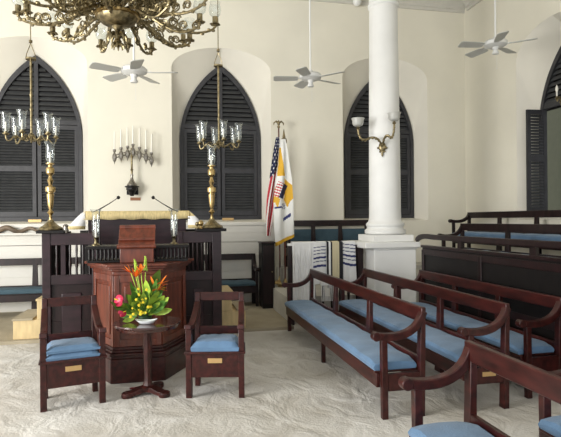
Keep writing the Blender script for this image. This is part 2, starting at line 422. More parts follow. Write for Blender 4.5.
# ================================================================ BENCHES
def arm_outline(D, zs=.675, zt=.875, back=.0):
    cl = bez((-.055, zs - .005), (.10, zs - .045), (D * .80, zs - .03), (D - .025, zt - .03), 14)
    th = [.060 - .014 * abs(i / 14 - .4) for i in range(15)]
    return ribbon(cl, th)
def make_bench(label, x, y0, L, zf=0, wood=WOOD, cush=CUSH, group=None, rz=0, npost=4, D=.39, front='arm', plaque=False, pad=False, H=.88):
    """long bench; local x: 0 front .. D back, y: 0 .. L, faces -x"""
    r = empty('bench', (x, y0, zf), label, 'bench', group, rz)
    k = H - .88
    for y in (0, L):
        s = 1 if y == 0 else -1; ya, yb = (y, y + s * .05) if s > 0 else (y - .05, y)
        g = MB(); g.add([(.0, ya, 0), (.05, ya, 0), (.05, yb, 0), (0, yb, 0), (-.005, ya, .655), (.045, ya, .655), (.045, yb, .655), (-.005, yb, .655)],
                        [(3, 2, 1, 0), (4, 5, 6, 7), (0, 1, 5, 4), (1, 2, 6, 5), (2, 3, 7, 6), (3, 0, 4, 7)])
        g.build('leg', wood, r, bevel=.004)
        g = MB(); yy0, yy1 = ya - .006, yb + .006
        g.prism(arm_outline(D, zt=.875 + k), 'y', yy0, yy1)
        g.lathe([(.036, yy0 - .002), (.036, yy1 + .002)], 14)
        for i in range(len(g.v) - 28, len(g.v)):
            p = g.v[i]; g.v[i] = (-.045 + p[0], p[2], .662 + p[1])
        g.build('armrest', wood, r, bevel=.006)
    for i in range(npost):
        y = .036 + (L - .072) * i / (npost - 1)
        g = MB(); h = .033; h2 = .036 if i in (0, npost - 1) else .062
        xb, xt = D - .055, D - .03
        g.add([(xb - .02, y - h2, 0), (xb + .03, y - h2, 0), (xb + .03, y + h2, 0), (xb - .02, y + h2, 0),
               (xt - .02, y - h, H - .02), (xt + .02, y - h, H - .02), (xt + .02, y + h, H - .02), (xt - .02, y + h, H - .02)],
              [(3, 2, 1, 0), (4, 5, 6, 7), (0, 1, 5, 4), (1, 2, 6, 5), (2, 3, 7, 6), (3, 0, 4, 7)])
        g.build('back_post', wood, r, bevel=.004)
    for i in range(1, npost - 1) if L > 2.5 else ():
        if npost == 4 and i == 2: continue
        y = L * .5; g = MB(); g.box(.0, .045, y - .022, y + .022, 0, .27); g.build('leg', wood, r, bevel=.004)
    g = MB(); g.box(D - .052, D - .012, -.004, L + .004, H - .115, H); g.build('top_rail', wood, r, bevel=.008)
    g = MB(); g.box(D - .06, D - .028, .05, L - .05, .40, .47); g.build('lower_rail', wood, r, bevel=.004)
    g = MB(); g.box(-.03, .0, .05, L - .05, .245, .360); g.box(D - .07, D - .035, .05, L - .05, .26, .360)
    for a, b in ((.006, .036), (L - .036, L - .006)): g.box(.05, D - .06, a, b, .22, .360)
    g.box(-.045, D - .05, .052, L - .052, .360, .376)
    g.build('seat_frame', wood, r, bevel=.004)
    # cushion with softened, slightly uneven edges
    g = MB(); ny = max(8, int(L / .12)); nx = 6; vs = []; fs = []
    x0, x1, ya, yb = -.055, D - .065, .058, L - .058
    sec = [(x0 + .010, .376), (x0, .395), (x0, .425), (x0 + .02, .447), (x0 + .09, .458), ((x0 + x1) / 2, .462), (x1 - .08, .458), (x1 - .015, .447), (x1, .425), (x1, .395), (x1 - .01, .376)]
    rnd = random.Random(int(x * 100 + y0 * 10))
    for j in range(ny + 1):
        t = j / ny; y = ya + (yb - ya) * t; e = min(t, 1 - t) * ny; sh = -.022 if e < .5 else 0
        w = .004 * math.sin(j * 1.7) + rnd.uniform(-.003, .003)
        for (a, z) in sec: vs.append((a, y, z + (sh if z > .40 else 0) + (w if z > .40 else 0)))
    m = len(sec)
    for j in range(ny):
        for i in range(m - 1): fs.append((j * m + i, j * m + i + 1, (j + 1) * m + i + 1, (j + 1) * m + i))
        fs.append((j * m + m - 1, j * m, (j + 1) * m, (j + 1) * m + m - 1))
    fs += [tuple(range(m))[::-1], tuple(range(ny * m, (ny + 1) * m))]
    g.add(vs, fs); g.build('seat_cushion', cush, r, bevel=.006)
    if pad:
        g = MB(); g.box(D - .03, D + .01, .03, L - .03, .48, H - .17); g.build('back_pad', cush, r, bevel=.01)
    if plaque:
        g = MB(); g.box(.12, .24, .0, .007, .285, .322); tag(g.build('plaque', PLAQ, r), label='small brass plaque')
    return r
make_bench('long mahogany bench with blue cushion, foremost by the open sand floor', 1.64, 3.87, 3.43)
make_bench('long mahogany bench with blue cushion and brass plaque, directly behind the foremost long one', 2.40, 3.86, 3.30, plaque=True)
make_bench('mahogany bench with blue cushion up against the dark panelled partition', 3.07, 4.03, 2.70)
make_bench('nearest bench, reddish armrest cutting across the bottom right corner of the photo', 1.35, .25, 2.52, npost=3)
make_bench('bench at the right edge, only its blue cushion corner seen through the nearest backrest', 2.13, .25, 2.45, npost=3)
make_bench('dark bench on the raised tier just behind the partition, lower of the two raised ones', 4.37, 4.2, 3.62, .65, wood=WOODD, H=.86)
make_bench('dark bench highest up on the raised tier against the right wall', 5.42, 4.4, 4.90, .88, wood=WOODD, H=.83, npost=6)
# benches along the back wall (facing the camera): rotate so that -x -> -y
def back_bench(label, xl, L, y, zf=0, **k):
    # local front (-x) must face -Y: rotate +90 deg: local x->Y, local y->-X
    return make_bench(label, xl + L, y, L, zf, rz=PI / 2, **k)
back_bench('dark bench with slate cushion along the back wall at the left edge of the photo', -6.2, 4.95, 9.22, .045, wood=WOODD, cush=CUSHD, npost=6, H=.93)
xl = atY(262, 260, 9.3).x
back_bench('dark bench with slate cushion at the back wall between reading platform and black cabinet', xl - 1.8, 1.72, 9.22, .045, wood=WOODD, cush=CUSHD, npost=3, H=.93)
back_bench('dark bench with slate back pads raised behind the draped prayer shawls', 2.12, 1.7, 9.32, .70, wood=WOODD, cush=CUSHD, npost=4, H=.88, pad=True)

# partition with a low rail on top
p = empty('partition', (3.56, 0, 0), 'dark panelled wooden partition with a low curved-end rail on top', 'partition')
g = MB(); g.box(.0, .04, 2.8, 6.92, 0, 1.20); g.build('board', BLACK, p)
g = MB()
for y in (2.8, 4.1, 5.45, 6.85): g.box(-.015, 0, y, y + .07, 0, 1.15)
for z in (0, .52, 1.08): g.box(-.012, 0, 2.87, 6.85, z, z + .08)
g.box(-.02, .06, 2.8, 6.93, 1.18, 1.215); g.build('frame', WOODD, p, bevel=.004)
g = MB(); cl = [(2.8, 1.335), (6.6, 1.335)] + bez((6.6, 1.335), (6.8, 1.34), (7.05, 1.36), (7.14, 1.27), 8)[1:]
g.prism(ribbon(cl, [.07] * (len(cl) - 3) + [.07, .065, .055]), 'x', .0, .05); g.build('top_rail', WOODD, p, bevel=.008)
for y in (3.1, 4.55, 5.9): g = MB(); g.box(.005, .045, y, y + .09, 1.215, 1.30); g.build('rail_post', WOODD, p)

# ================================================================ BALUSTRADE with prayer shawls
RY = 7.68
p = empty('balustrade', (1.78, RY, 0), 'dark wooden balustrade with thin white ledge beside the column pedestal', 'balustrade')
RL = 2.94 - 1.78
g = MB(); g.box(-.04, RL, -.04, .04, 1.20, 1.235); g.build('ledge', WHITE, p, bevel=.004)
for x in (0, RL - .05): g = MB(); g.box(x - .04, x + .05, -.035, .035, 0, 1.20); g.build('post', WOODD, p, bevel=.004)
for i in range(8):
    x = .1 + (RL - .2) * i / 7
    g = MB(); g.lathe([(.016, .18), (.016, .3), (.024, .45), (.014, .6), (.02, .8), (.014, .95), (.016, 1.1)], 10, (x, 0, 0)); g.build('baluster', WOODD, p)
g = MB(); g.box(.05, RL - .05, -.025, .025, .1, .18); g.box(.05, RL - .05, -.025, .025, 1.1, 1.20); g.build('rail', WOODD, p)

def shawl(label, x0, x1, zf, zb, pat, mats, amp=.012, folds=7, hem=None, ph=0, off=.05, flare=0):
    """cloth over the ledge: front drop to zf, back drop to zb; pat(u 0..1, v metres from the ledge) -> material index"""
    nu = 40; zt = 1.245
    path = []
    zz = zt
    m = 90
    for i in range(m + 1): path.append((-off, zf + (zt - zf) * i / m, (zt - zf) * (1 - i / m)))
    path += [(-off * .6, zt + .012, 0), (0, zt + .014, 0), (off * .6, zt + .012, 0)]
    for i in range(7): path.append((off, zt - (zt - zb) * i / 6, -1))
    g = MB(); vs = []; fs = []; ms = []
    for j, (dy, z, v) in enumerate(path):
        for i in range(nu + 1):
            u = i / nu; d = max(0, zt - z)
            f = amp * min(1, d / .25) * math.sin(u * folds * 2 * PI + ph + d * .8) + .5 * amp * math.sin(u * 17 + d * 4 + ph) * min(1, d / .2)
            xx = x0 + (x1 - x0) * u + flare * d * (u - .5)
            dd = d * (1 + (hem(u) if hem else 0)) if dy < 0 else d
            vs.append((xx, RY + dy - (abs(f) + f * .5 if dy < -.03 else -abs(f)), zt - dd if d > 0 else z))
    W = nu + 1
    for j in range(len(path) - 1):
        for i in range(nu):
            g.add([], []); g.f.append((j * W + i, j * W + i + 1, (j + 1) * W + i + 1, (j + 1) * W + i))
            v = (path[j][2] + path[j + 1][2]) / 2
            g.m.append(pat((i + .5) / nu, v))
    g.v = vs
    o = g.build('prayer_shawl', mats); s = o.modifiers.new('thick', 'SOLIDIFY'); s.thickness = .004; s.offset = 0
    return tag(o, label, 'prayer shawl', 'prayer shawls over the balustrade')
xa = lambda u: atY(u, 260, RY).x
shawl('plain white prayer shawl at the left end of the balustrade', xa(291.5), xa(313.5), .36, .75, lambda u, v: 0, [CLOTH], amp=.02, folds=4)
def pb(u, v):
    for a, b in ((.05, .063), (.10, .113), (.15, .163), (.205, .235), (.27, .283), (.33, .365)):
        if a < v - .1 * (u - .5) ** 2 + (.03 if u > .6 else 0) < b and not .30 < u < .62: return 1
    return 0
shawl('white prayer shawl with navy stripes, rightmost on the balustrade', xa(312.8), xa(354), .60, .8, pb, [CLOTH, TBLUE], amp=.010, folds=3, hem=lambda u: .12 * math.sin(u * 9) * (u - .3), off=.058, flare=.06)
def pc(u, v):
    return 2 if (u < .13 or .25 < u < .34 or .78 < u) else (1 if .34 < u < .78 else 0)
o = shawl('cream prayer shawl with black bands, narrow, in the middle of the balustrade', xa(325), xa(341), .55, .9, pc, [CLOTH, TCREAM, TBLK], amp=.006, folds=2, ph=1, off=.088)
g = MB(); 
for i in range(12):
    x = xa(319) + i * .022; g.tube([(x, RY - .135, .60), (x + .004 * math.sin(i), RY - .137, .46), (x + .006, RY - .135, .36)], .006, 5)
g.box(xa(318), xa(334), RY - .15, RY - .12, .60, .66)
g.build('tassel_fringe', CLOTH, o)
# ================================================================ READING PLATFORM (enclosure)
EY = 6.30
exl, exr = atY(42, 260, EY).x, atY(221.5, 260, EY).x
ew = exr - exl
e = empty('reading_platform', (exl, EY, 0), 'dark balustraded wooden reading platform enclosure behind the pulpit', 'platform')
ZT = 1.50
g = MB(); g.box(.0, ew, .02, 2.1, .05, .46); g.build('platform_floor', WOODD, e)
def fence_front(x0, x1, y, nb, extra):
    g = MB(); g.box(x0, x1, y, y + .07, ZT - .17, ZT - .035); g.build('top_rail', WOODP, e, bevel=.004)
    g = MB(); g.box(x0, x1, y, y + .07, .88, .99); g.build('middle_rail', WOODP, e, bevel=.004)
    g = MB(); g.box(x0, x1, y, y + .06, .05, .16); g.build('lower_rail', WOODP, e, bevel=.004)
    g = MB(); g.box(x0, x1, y + .03, y + .05, .16, .88); g.build('lower_panel', WOODD, e)
    g = MB(); g.box(x0 + .12, x1 - .12, y + .012, y + .03, .28, .78); g.build('raised_panel', WOODP, e, bevel=.008)
    for i in range(nb):
        x = x0 + .07 + (x1 - x0 - .1) * i / (nb - 1)
        g = MB(); g.lathe([(.013, .99), (.013, 1.06), (.019, 1.1), (.011, 1.2), (.015, 1.28), (.013, 1.33)], 8, (x, y + .035, 0)); g.build('baluster', WOODD, e)
xl1 = atY(92, 260, EY).x - exl; xr0 = atY(183, 260, EY).x - exl
fence_front(.08, xl1, 0, 6, 0); fence_front(xr0, ew - .10, 0, 6, 0)
for x, w in ((0, .09), (ew - .11, .11), (xl1, .06), (xr0 - .06, .06)):
    g = MB(); g.box(x, x + w, -.01, .08, 0, ZT - .035); g.build('post', WOODP, e, bevel=.004)
x = atY(62.5, 250, EY).x - exl
g = MB(); g.box(x - .02, x + .03, .0, .07, .99, ZT - .17); g.build('post', WOODP, e)
g = MB(); g.box(xl1, xr0, .02, .06, .05, 1.1); g.build('centre_panel', WOODD, e)
g = MB(); g.box(.08, ew - .08, 2.05, 2.1, .46, 1.46); g.build('back_panel', BLACK, e)
for x in (.0, ew - .07):                     # side rails
    g = MB(); g.box(x, x + .07, .08, 1.3, ZT - .14, ZT - .035); g.build('side_rail', WOODD, e)
    g = MB(); g.box(x + .01, x + .06, .08, 1.3, .05, .99); g.box(x + .01, x + .06, .20, 1.3, .99, 1.37); g.build('side_panel', BLACK, e)
    g = MB(); g.box(x, x + .07, 1.3, 1.38, .05, ZT - .035); g.build('post', WOODD, e)
    for i in range(1):
        g = MB(); g.lathe([(.013, .99), (.019, 1.1), (.011, 1.2), (.013, 1.36)], 8, (x + .035, .2 + i * .12, 0)); g.build('baluster', WOODD, e)
# ledge caps the candlesticks stand on
for u0, u1 in ((37, 65), (196, 226)):
    a = atY(u0, 226, EY).x - exl; b = atY(u1, 226, EY).x - exl
    g = MB(); g.box(a, b, -.06, .22, ZT - .035, ZT); g.build('corner_ledge', BLACK, e, bevel=.004)
# pale wooden steps on each side
def steps(label, x0, x1, dirn):
    r = empty('wooden_steps', (x0 if dirn > 0 else x1, 7.44, .045), label, 'steps', 'pine steps of the reading platform')
    w = abs(x1 - x0)
    for k in range(2):
        a, b = w * k / 2, w
        g = MB(); xs = sorted((dirn * a, dirn * b)); g.box(xs[0], xs[1], 0, .75, k * .25, k * .25 + .25); g.build('step', PINE, r, bevel=.006)
        g = MB(); xs = sorted((dirn * (a - .03), dirn * (a + w / 2 - .05))); g.box(xs[0] + .02, xs[1], -.02, .77, (k + 1) * .25, (k + 1) * .25 + .025); g.build('tread', CARPET if k == 0 else PINE, r)
    return r
steps('pale pine steps at the left side of the reading platform', exl - .62, exl - .03, 1)
steps('pale pine steps at the right side of the reading platform', exr + .05, exr + .45, -1)

# reading desk with gold-fringed cloth
DY = 7.15
dx0, dx1 = atY(88, 225, DY).x, atY(186, 225, DY).x
d = empty('reading_desk', ((dx0 + dx1) / 2, DY, .46), 'dark reading desk behind the pulpit under a gold-fringed white cloth', 'desk')
hw = (dx1 - dx0) / 2
g = MB(); g.box(-hw, hw, 0, .05, 0, 1.23); g.box(-hw, -hw + .05, .05, .7, 0, 1.23); g.box(hw - .05, hw, .05, .7, 0, 1.23); g.box(-hw, hw, .65, .7, 0, 1.23)
g.build('cabinet', WOODP, d, bevel=.006)
g = MB(); g.box(-hw - .03, hw + .03, -.03, .73, 1.23, 1.255); g.build('desk_top', WOODD, d, bevel=.006)
ztop = .46 + 1.258
g = MB(); W = 24
cx = (dx0 + dx1) / 2
def cloth_sheet(rows, mi_fn):
    vs = []; n = len(rows[0])
    for r in rows: vs += r
    k = len(g.v); g.v += vs
    for j in range(len(rows) - 1):
        for i in range(n - 1):
            g.f.append((k + j * n + i, k + j * n + i + 1, k + (j + 1) * n + i + 1, k + (j + 1) * n + i)); g.m.append(mi_fn(i, j))
yf, yb = DY - .045, DY + .76; H2 = hw + .045
top = [[(cx - H2 + 2 * H2 * i / W, y, ztop + .006) for i in range(W + 1)] for y in (yf, (yf + yb) / 2, yb)]
cloth_sheet(top, lambda i, j: 0)
fr = [[(cx - H2 + 2 * H2 * i / W, yf - (.006 + .006 * math.sin(i * 2.2)) * (k > 0), ztop + .012 - .055 * k * (1 + .06 * math.sin(i * 1.3))) for i in range(W + 1)] for k in range(3)]
cloth_sheet(fr, lambda i, j: 1)
for s in (-1, 1):
    rows = []
    for k in range(7):
        t = k / 6; ease = t ** .7
        xx = cx + s * (H2 + .22 * t); zz = ztop + .006 - .23 * t ** 1.15
        rows.append([(xx + s * .01 * math.sin(q * 2.1), yf + (yb - yf) * q / 8, zz) for q in range(9)])
    cloth_sheet(rows, lambda i, j: 1 if j == 5 else 0)
for s in (-1, 1):
    k = len(g.v); rows = 6
    for q in range(rows + 1):
        t = q / rows; xo = cx + s * (H2 + .22 * t); zo = ztop + .006 - .23 * t ** 1.15
        for w_ in (0, .5, 1):
            xi = cx + s * (H2 - .02); g.v.append((xi + (xo - xi) * w_, yf - .004 - .012 * math.sin(w_ * 6 + q), zo))
    for q in range(rows):
        for j in range(2): a = k + q * 3 + j; g.f.append((a, a + 1, a + 4, a + 3)); g.m.append(1 if q == rows - 1 or (s > 0 and q < 2) else 0)
o = g.build('altar_cloth', [CLOTH, GOLDC]); m = o.modifiers.new('thick', 'SOLIDIFY'); m.thickness = .004
tag(o, 'white cloth with gold fringe spread over the reading desk', 'cloth')

# ================================================================ PULPIT
P0 = (-.32, 5.36)
pu = empty('pulpit', (P0[0], P0[1], 0), 'angled mahogany pulpit with moulded cornice and panelled sides', 'pulpit')
def hexo(off, y0=0, ext=.55):
    a = .24; b = .495
    # front chamfer outline, grown by off
    return [(-b - off, ext), (-b - off, .50 - off * .3), (-a - off * .6, y0 - off), (a + off * .6, y0 - off), (b + off, .50 - off * .3), (b + off, ext)]
g = MB(); g.prism(hexo(.035), 'z', 0, .24); g.build('plinth', WOOD, pu, bevel=.008)
g = MB()
for o_, z0, z1 in ((.028, .24, .27), (.045, .27, .295), (.02, .295, .32), (.008, .32, .35)): g.prism(hexo(o_), 'z', z0, z1)
g.build('base_moulding', WOOD, pu, bevel=.006)
g = MB(); g.prism(hexo(-.02), 'z', .35, 1.10); g.build('body', WOODL, pu)
g = MB()
for o_, z0, z1 in ((-.005, 1.06, 1.10), (.02, 1.10, 1.125), (.05, 1.125, 1.15), (.08, 1.15, 1.175)): g.prism(hexo(o_), 'z', z0, z1)
g.build('cornice', WOODL, pu, bevel=.006)
# panels on the faces
hp = hexo(-.02)
def face_panel(p, q, z0, z1, m):
    p = Vector((*p, 0)); q = Vector((*q, 0)); t = (q - p); L = t.length; t.normalize(); n = Vector((t.y, -t.x, 0))
    fr = MB()
    def slab(a, b, c, d_, h, gg): # along, along, z, z, out
        vs = []
        for zz in (c, d_):
            for s_, o_ in ((a, 0), (b, 0), (b, h), (a, h)): v = p + t * s_ + n * o_; vs.append((v.x, v.y, zz))
        gg.add(vs, [(0, 1, 2, 3), (7, 6, 5, 4), (0, 4, 5, 1), (1, 5, 6, 2), (2, 6, 7, 3), (3, 7, 4, 0)])
    slab(0, .055, z0, z1, .014, fr); slab(L - .055, L, z0, z1, .014, fr); slab(.055, L - .055, z0, z0 + .07, .014, fr); slab(.055, L - .055, z1 - .07, z1, .014, fr)
    fr.build('panel_frame', m, pu, bevel=.004)
    pn = MB(); slab(.10, L - .10, z0 + .11, z1 - .11, .010, pn); pn.build('raised_panel', m, pu, bevel=.006)
for i in (1, 2, 3): face_panel(hp[i], hp[i + 1], .35, 1.06, WOODL)
# little galleries on the shoulders
for s in (-1, 1):
    xa_, xb_ = (-.50, -.16) if s < 0 else (.16, .50)
    gl = MB(); gl.box(xa_, xb_, .16, .50, 1.176, 1.20); gl.box(xa_ - .015, xb_ + .015, .14, .52, 1.315, 1.345)
    go = gl.build('gallery_shelf', BLACK, pu, bevel=.004)
    for i in range(9):
        x = xa_ + .02 + (xb_ - xa_ - .04) * i / 8
        b_ = MB(); b_.lathe([(.009, 1.20), (.014, 1.23), (.008, 1.26), (.014, 1.295), (.009, 1.316)], 8, (x, .18, 0)); b_.build('gallery_spindle', BLACK, go)
# book rest with curled back
bk = empty('book_rest', (P0[0] - .01, P0[1] + .06, 1.176), 'glossy brown curved book rest on top of the pulpit', 'book rest')
cl = [(.0, .0), (.0, .10), (-.01, .13)]
g = MB(); g.box(-.165, .165, .03, .07, 0, .17); g.build('front_board', WOODL, bk, bevel=.006)
g = MB(); g.prism(ribbon(bez((-.01, .165), (.06, .19), (.10, .25), (.20, .35), 10), .022), 'x', -.18, .18); g.build('sloped_rest', WOODL, bk, bevel=.004)
g = MB(); g.tube([(-.19, .0, .165), (.19, .0, .165)], .022, 12); g.tube([(-.18, .2, .355), (.18, .2, .355)], .026, 12); g.tube([(-.175, .06, .235), (.175, .06, .235)], .016, 10); g.build('roll_moulding', WOODL, bk)
g = MB(); g.box(-.14, .14, .07, .18, 0, .20); g.build('support', WOODD, bk)

# hurricane candle holders with thin rods
hprof = [(.018, 0), (.03, .02), (.036, .07), (.036, .14), (.032, .19), (.036, .23), (.05, .26)]
def hurricane(root, base, s=1.0, n=16):
    g = MB(); g.shell([(r * s, z * s) for r, z in hprof], n, base, .002, wob=lambda a, z: 1 + (.06 * math.cos(6 * a) if z > .24 * s else 0))
    g.build('glass_shade', GLASS, root)
for i, (u, v0, side) in enumerate(((97, 247, 'left'), (174, 247, 'right'))):
    p = atY(u, 241, 5.78)
    zb = 1.346
    h = empty('hurricane_lamp', (p.x, 5.70 if 1 else 0, zb), 'clear glass hurricane candle lamp on the %s shoulder of the pulpit' % side, 'lamp', 'hurricane lamps on the pulpit')
    g = MB(); g.lathe([(.045, 0), (.045, .008), (.02, .02), (.014, .05), (.02, .075), (.03, .085)], 16); g.build('stand', BRASSD, h)
    g = MB(); g.lathe([(.011, .085), (.011, .24), (.002, .25)], 10); g.build('candle', CANDLE, h)
    hurricane(h, (0, 0, .085), 1.12)
    s = 1 if i == 0 else -1
    m = empty('microphone', (p.x + s * .02, 5.84, 1.346), 'thin black angled rod with ball tip beside the %s pulpit lamp' % side, 'microphone', 'thin ball-tipped rods on the pulpit')
    g = MB(); g.lathe([(.02, 0), (.02, .01), (.005, .02), (.005, .38)], 8); g.build('stem', BLACK, m)
    g = MB(); g.tube([(0, 0, .38), (s * .10, 0, .44), (s * .19, -.02, .50)], [.007, .005, .004], 8); g.tube([(0, 0, .38), (-s * .07, 0, .35)], .005, 8); g.build('gooseneck', BLACK, m)
    g = MB(); g.ball((s * .197, -.02, .505), .019); g.build('ball_tip', BLACK, m)

# ================================================================ ALTAR CANDLESTICKS
def candlestick(x, y, z, label):
    r = empty('candlestick', (x, y, z), label, 'candlestick', 'tall brass candlesticks')
    g = MB(); g.lathe([(.13, 0), (.135, .012), (.125, .03), (.09, .05), (.06, .075), (.035, .10), (.03, .12)], 8); g.build('foot', BRASSD, r, bevel=.003)
    g = MB(); g.lathe([(.020, .12), (.018, .17), (.026, .18), (.044, .20), (.026, .22), (.018, .235), (.028, .26), (.036, .30), (.042, .36), (.046, .41), (.036, .42), (.036, .43), (.060, .44), (.062, .475), (.058, .495), (.030, .50),
                        (.020, .52), (.030, .545), (.038, .565), (.022, .60), (.018, .62), (.034, .635), (.050, .65), (.052, .70), (.044, .715), (.028, .72), (.026, .745), (.052, .755), (.052, .765)], 20); g.v = [(x_ * .88, y_ * .88, z_) for x_, y_, z_ in g.v]; g.build('stem', BRASS, r)
    g = MB(); g.lathe([(.013, .765), (.013, .88), (.002, .895)], 10); g.build('candle', CANDLE, r)
    g = MB(); g.shell([(.022, .765), (.042, .79), (.048, .84), (.045, .90), (.046, .96), (.062, 1.01)], 18, t=.002, wob=lambda a, z: 1 + (.06 * math.cos(6 * a) if z > .98 else 0)); g.build('glass_shade', GLASS, r)
    return r
pL = atY(50.5, 227, EY + .05); pR = atY(212, 227, EY + .05)
candlestick(pL.x, EY + .06, ZT + .001, 'tall brass candlestick at the left corner of the reading platform')
candlestick(pR.x, EY + .06, ZT + .001, 'tall brass candlestick at the right corner of the reading platform')
# small metal pieces beside them
q = atY(66, 222, EY + .05).x
o = MB().lathe([(.028, 0), (.033, .03), (.024, .06), (.03, .085), (.014, .10)], 14).build('kiddush_cup', SILVER, loc=(q, EY + .03, ZT - .032)); o.name = 'silver_cup'
tag(o, 'small silver cup between left candlestick and desk cloth', 'cup')
for u, dz, lab in ((197, .0, 'small dark brass ornament next to the white cloth corner'), (200.5, .0, 'small rounded brass ornament touching the right candlestick foot')):
    q = atY(u, 222, EY + .05).x; r_ = .026 if u == 197 else .034
    o = MB(); o.lathe([(r_ * .8, 0), (r_ * .5, .012), (r_ * .4, .03)], 12); o.ball((0, 0, .03 + r_), r_, 12, 8); o = o.build('brass_ornament', BRASSD if u == 197 else BRASS, loc=(q, EY - .005, ZT + .001))
    tag(o, lab, 'ornament')
# spiral horn on the dado ledge
pa = atY(-14, 236, WY - .12); pb_ = atY(40, 228, WY - .12)
L = pb_.x - pa.x; g = MB(); pts = []; rr = []
for i in range(60):
    t = i / 59; pts.append((pa.x + L * t, WY - .115 + .02 * math.cos(t * 4.6 * PI + 2.4), 1.405 + .075 - .03 * t + .032 * math.sin(t * 4.6 * PI + 2.4))); rr.append(.034 * (1 - t) ** .8 + .02)
g.tube(pts, rr, 12); o = g.build('spiral_horn', HORN); tag(o, 'long brown spiral animal horn on the ledge under the left window', 'horn')
for u, v, i in ((31, 221.5, 0), (229.5, 217.2, 1)):
    p = atY(u, v, WY - .05); zz = ZS0 + (.0 if 0 else 0)
    g = MB(); g.box(-.11, .11, 0, .012, 0, .05); o = g.build('window_plaque', PLAQ, loc=(p.x, WY + .20, 1.590), bevel=.003)
    tag(o, 'small brass plaque on the sill of the %s window' % ('leftmost' if i == 0 else 'middle'), 'plaque', None)

# ================================================================ CHAIRS
def make_chair(x, y, rz, label, ncush=1):
    r = empty('armchair', (x, y, 0), label, 'chair', 'armchairs beside the round table', rz)
    W, D = .527, .40; h = W / 2; s = .052
    for sx in (-1, 1):
        a, b = sorted((sx * h, sx * (h - s)))
        g = MB(); g.box(a, b, 0, s, 0, .64); g.build('leg', WOOD, r, bevel=.004)
        g = MB(); g.add([(a, D - s, 0), (b, D - s, 0), (b, D, 0), (a, D, 0), (a, D - s, .42), (b, D - s, .42), (b, D, .42), (a, D, .42), (a, D - .02, .90), (b, D - .02, .90), (b, D + .02, .90), (a, D + .02, .90)],
                        [(3, 2, 1, 0), (0, 1, 5, 4), (1, 2, 6, 5), (2, 3, 7, 6), (3, 0, 4, 7), (4, 5, 9, 8), (5, 6, 10, 9), (6, 7, 11, 10), (7, 4, 8, 11), (8, 9, 10, 11)])
        g.build('leg', WOOD, r, bevel=.004)
        cl = bez((-.035, .648), (.10, .60), (.20, .63), (D - .02, .80), 12)
        g = MB(); g.prism([(p[0], p[1]) for p in ribbon(cl, .042)], 'x', a - .004, b + .004); g.build('armrest', WOOD, r, bevel=.005)
    g = MB(); g.box(-h + .01, h - .01, .008, .03, .185, .405); g.box(-h + .008, -h + .03, .05, D - .05, .185, .405); g.box(h - .03, h - .008, .05, D - .05, .185, .405); g.box(-h + .01, h - .01, D - .03, D - .01, .185, .405)
    g.build('seat_box', WOOD, r, bevel=.003)
    g = MB(); g.box(-h - .012, h + .012, -.018, D - .05, .400, .420); g.build('seat', WOOD, r, bevel=.005)
    # cushion
    g = MB(); n = 12; vs = []; fs = []; x0, x1, y0, y1 = -h + .045, h - .045, -.01, D - .06
    for top in (0, 1):
        for j in range(n + 1):
            for i in range(n + 1):
                u, v = i / n * 2 - 1, j / n * 2 - 1
                ed = (1 - abs(u) ** 6) * (1 - abs(v) ** 6)
                z = .421 if not top else .421 + .035 + .062 * max(0, ed) ** .5 + .003 * math.sin(i * 2.3 + j)
                k = .97 if not top else 1
                vs.append((x0 + (x1 - x0) * (u * k + 1) / 2, y0 + (y1 - y0) * (v * k + 1) / 2, z))
    N = (n + 1) ** 2
    for j in range(n):
        for i in range(n):
            a = j * (n + 1) + i; fs.append((a, a + n + 1, a + n + 2, a + 1)); fs.append((N + a, N + a + 1, N + a + n + 2, N + a + n + 1))
    for i in range(n):
        a = i; fs.append((a, a + 1, N + a + 1, N + a)); a = n * (n + 1) + i; fs.append((a + 1, a, N + a, N + a + 1))
        a = i * (n + 1); fs.append((a + n + 1, a, N + a, N + a + n + 1)); a = i * (n + 1) + n; fs.append((a, a + n + 1, N + a + n + 1, N + a))
    g.add(vs, fs); c1 = g.build('seat_cushion', CUSH, r)
    if ncush == 2:
        c1.scale = (1, 1, .62); c1.location.z = .421 * .38
        c2 = copy_tree(c1, r); c2.location = (.004, .004, .421 * .38 + .057)
    g = MB(); g.box(-h + s, h - s, D - .015, D + .012, .82, .90); g.build('top_rail', WOOD, r, bevel=.004)
    g = MB(); g.box(-h + s, h - s, D - .035, D - .01, .50, .575); g.build('lower_rail', WOOD, r, bevel=.004)
    g = MB(); g.box(-.065, .065, .0, .009, .315, .358); g.build('plaque', PLAQ, r, bevel=.002)
    for ch_ in r.children:                       # the seat tapers towards the back
        if ch_.data and not ch_.data.get('tapered'):
            for v_ in ch_.data.vertices: v_.co.x *= 1 - .11 * max(0, v_.co.y) / D
            ch_.data['tapered'] = 1
    return r
make_chair(.384, 4.69, -YAW, 'mahogany armchair with blue cushion to the right of the round table')
make_chair(-.82, 4.74, math.radians(14), 'mahogany armchair with blue cushion and a second thin cushion, left of the round table', 2)

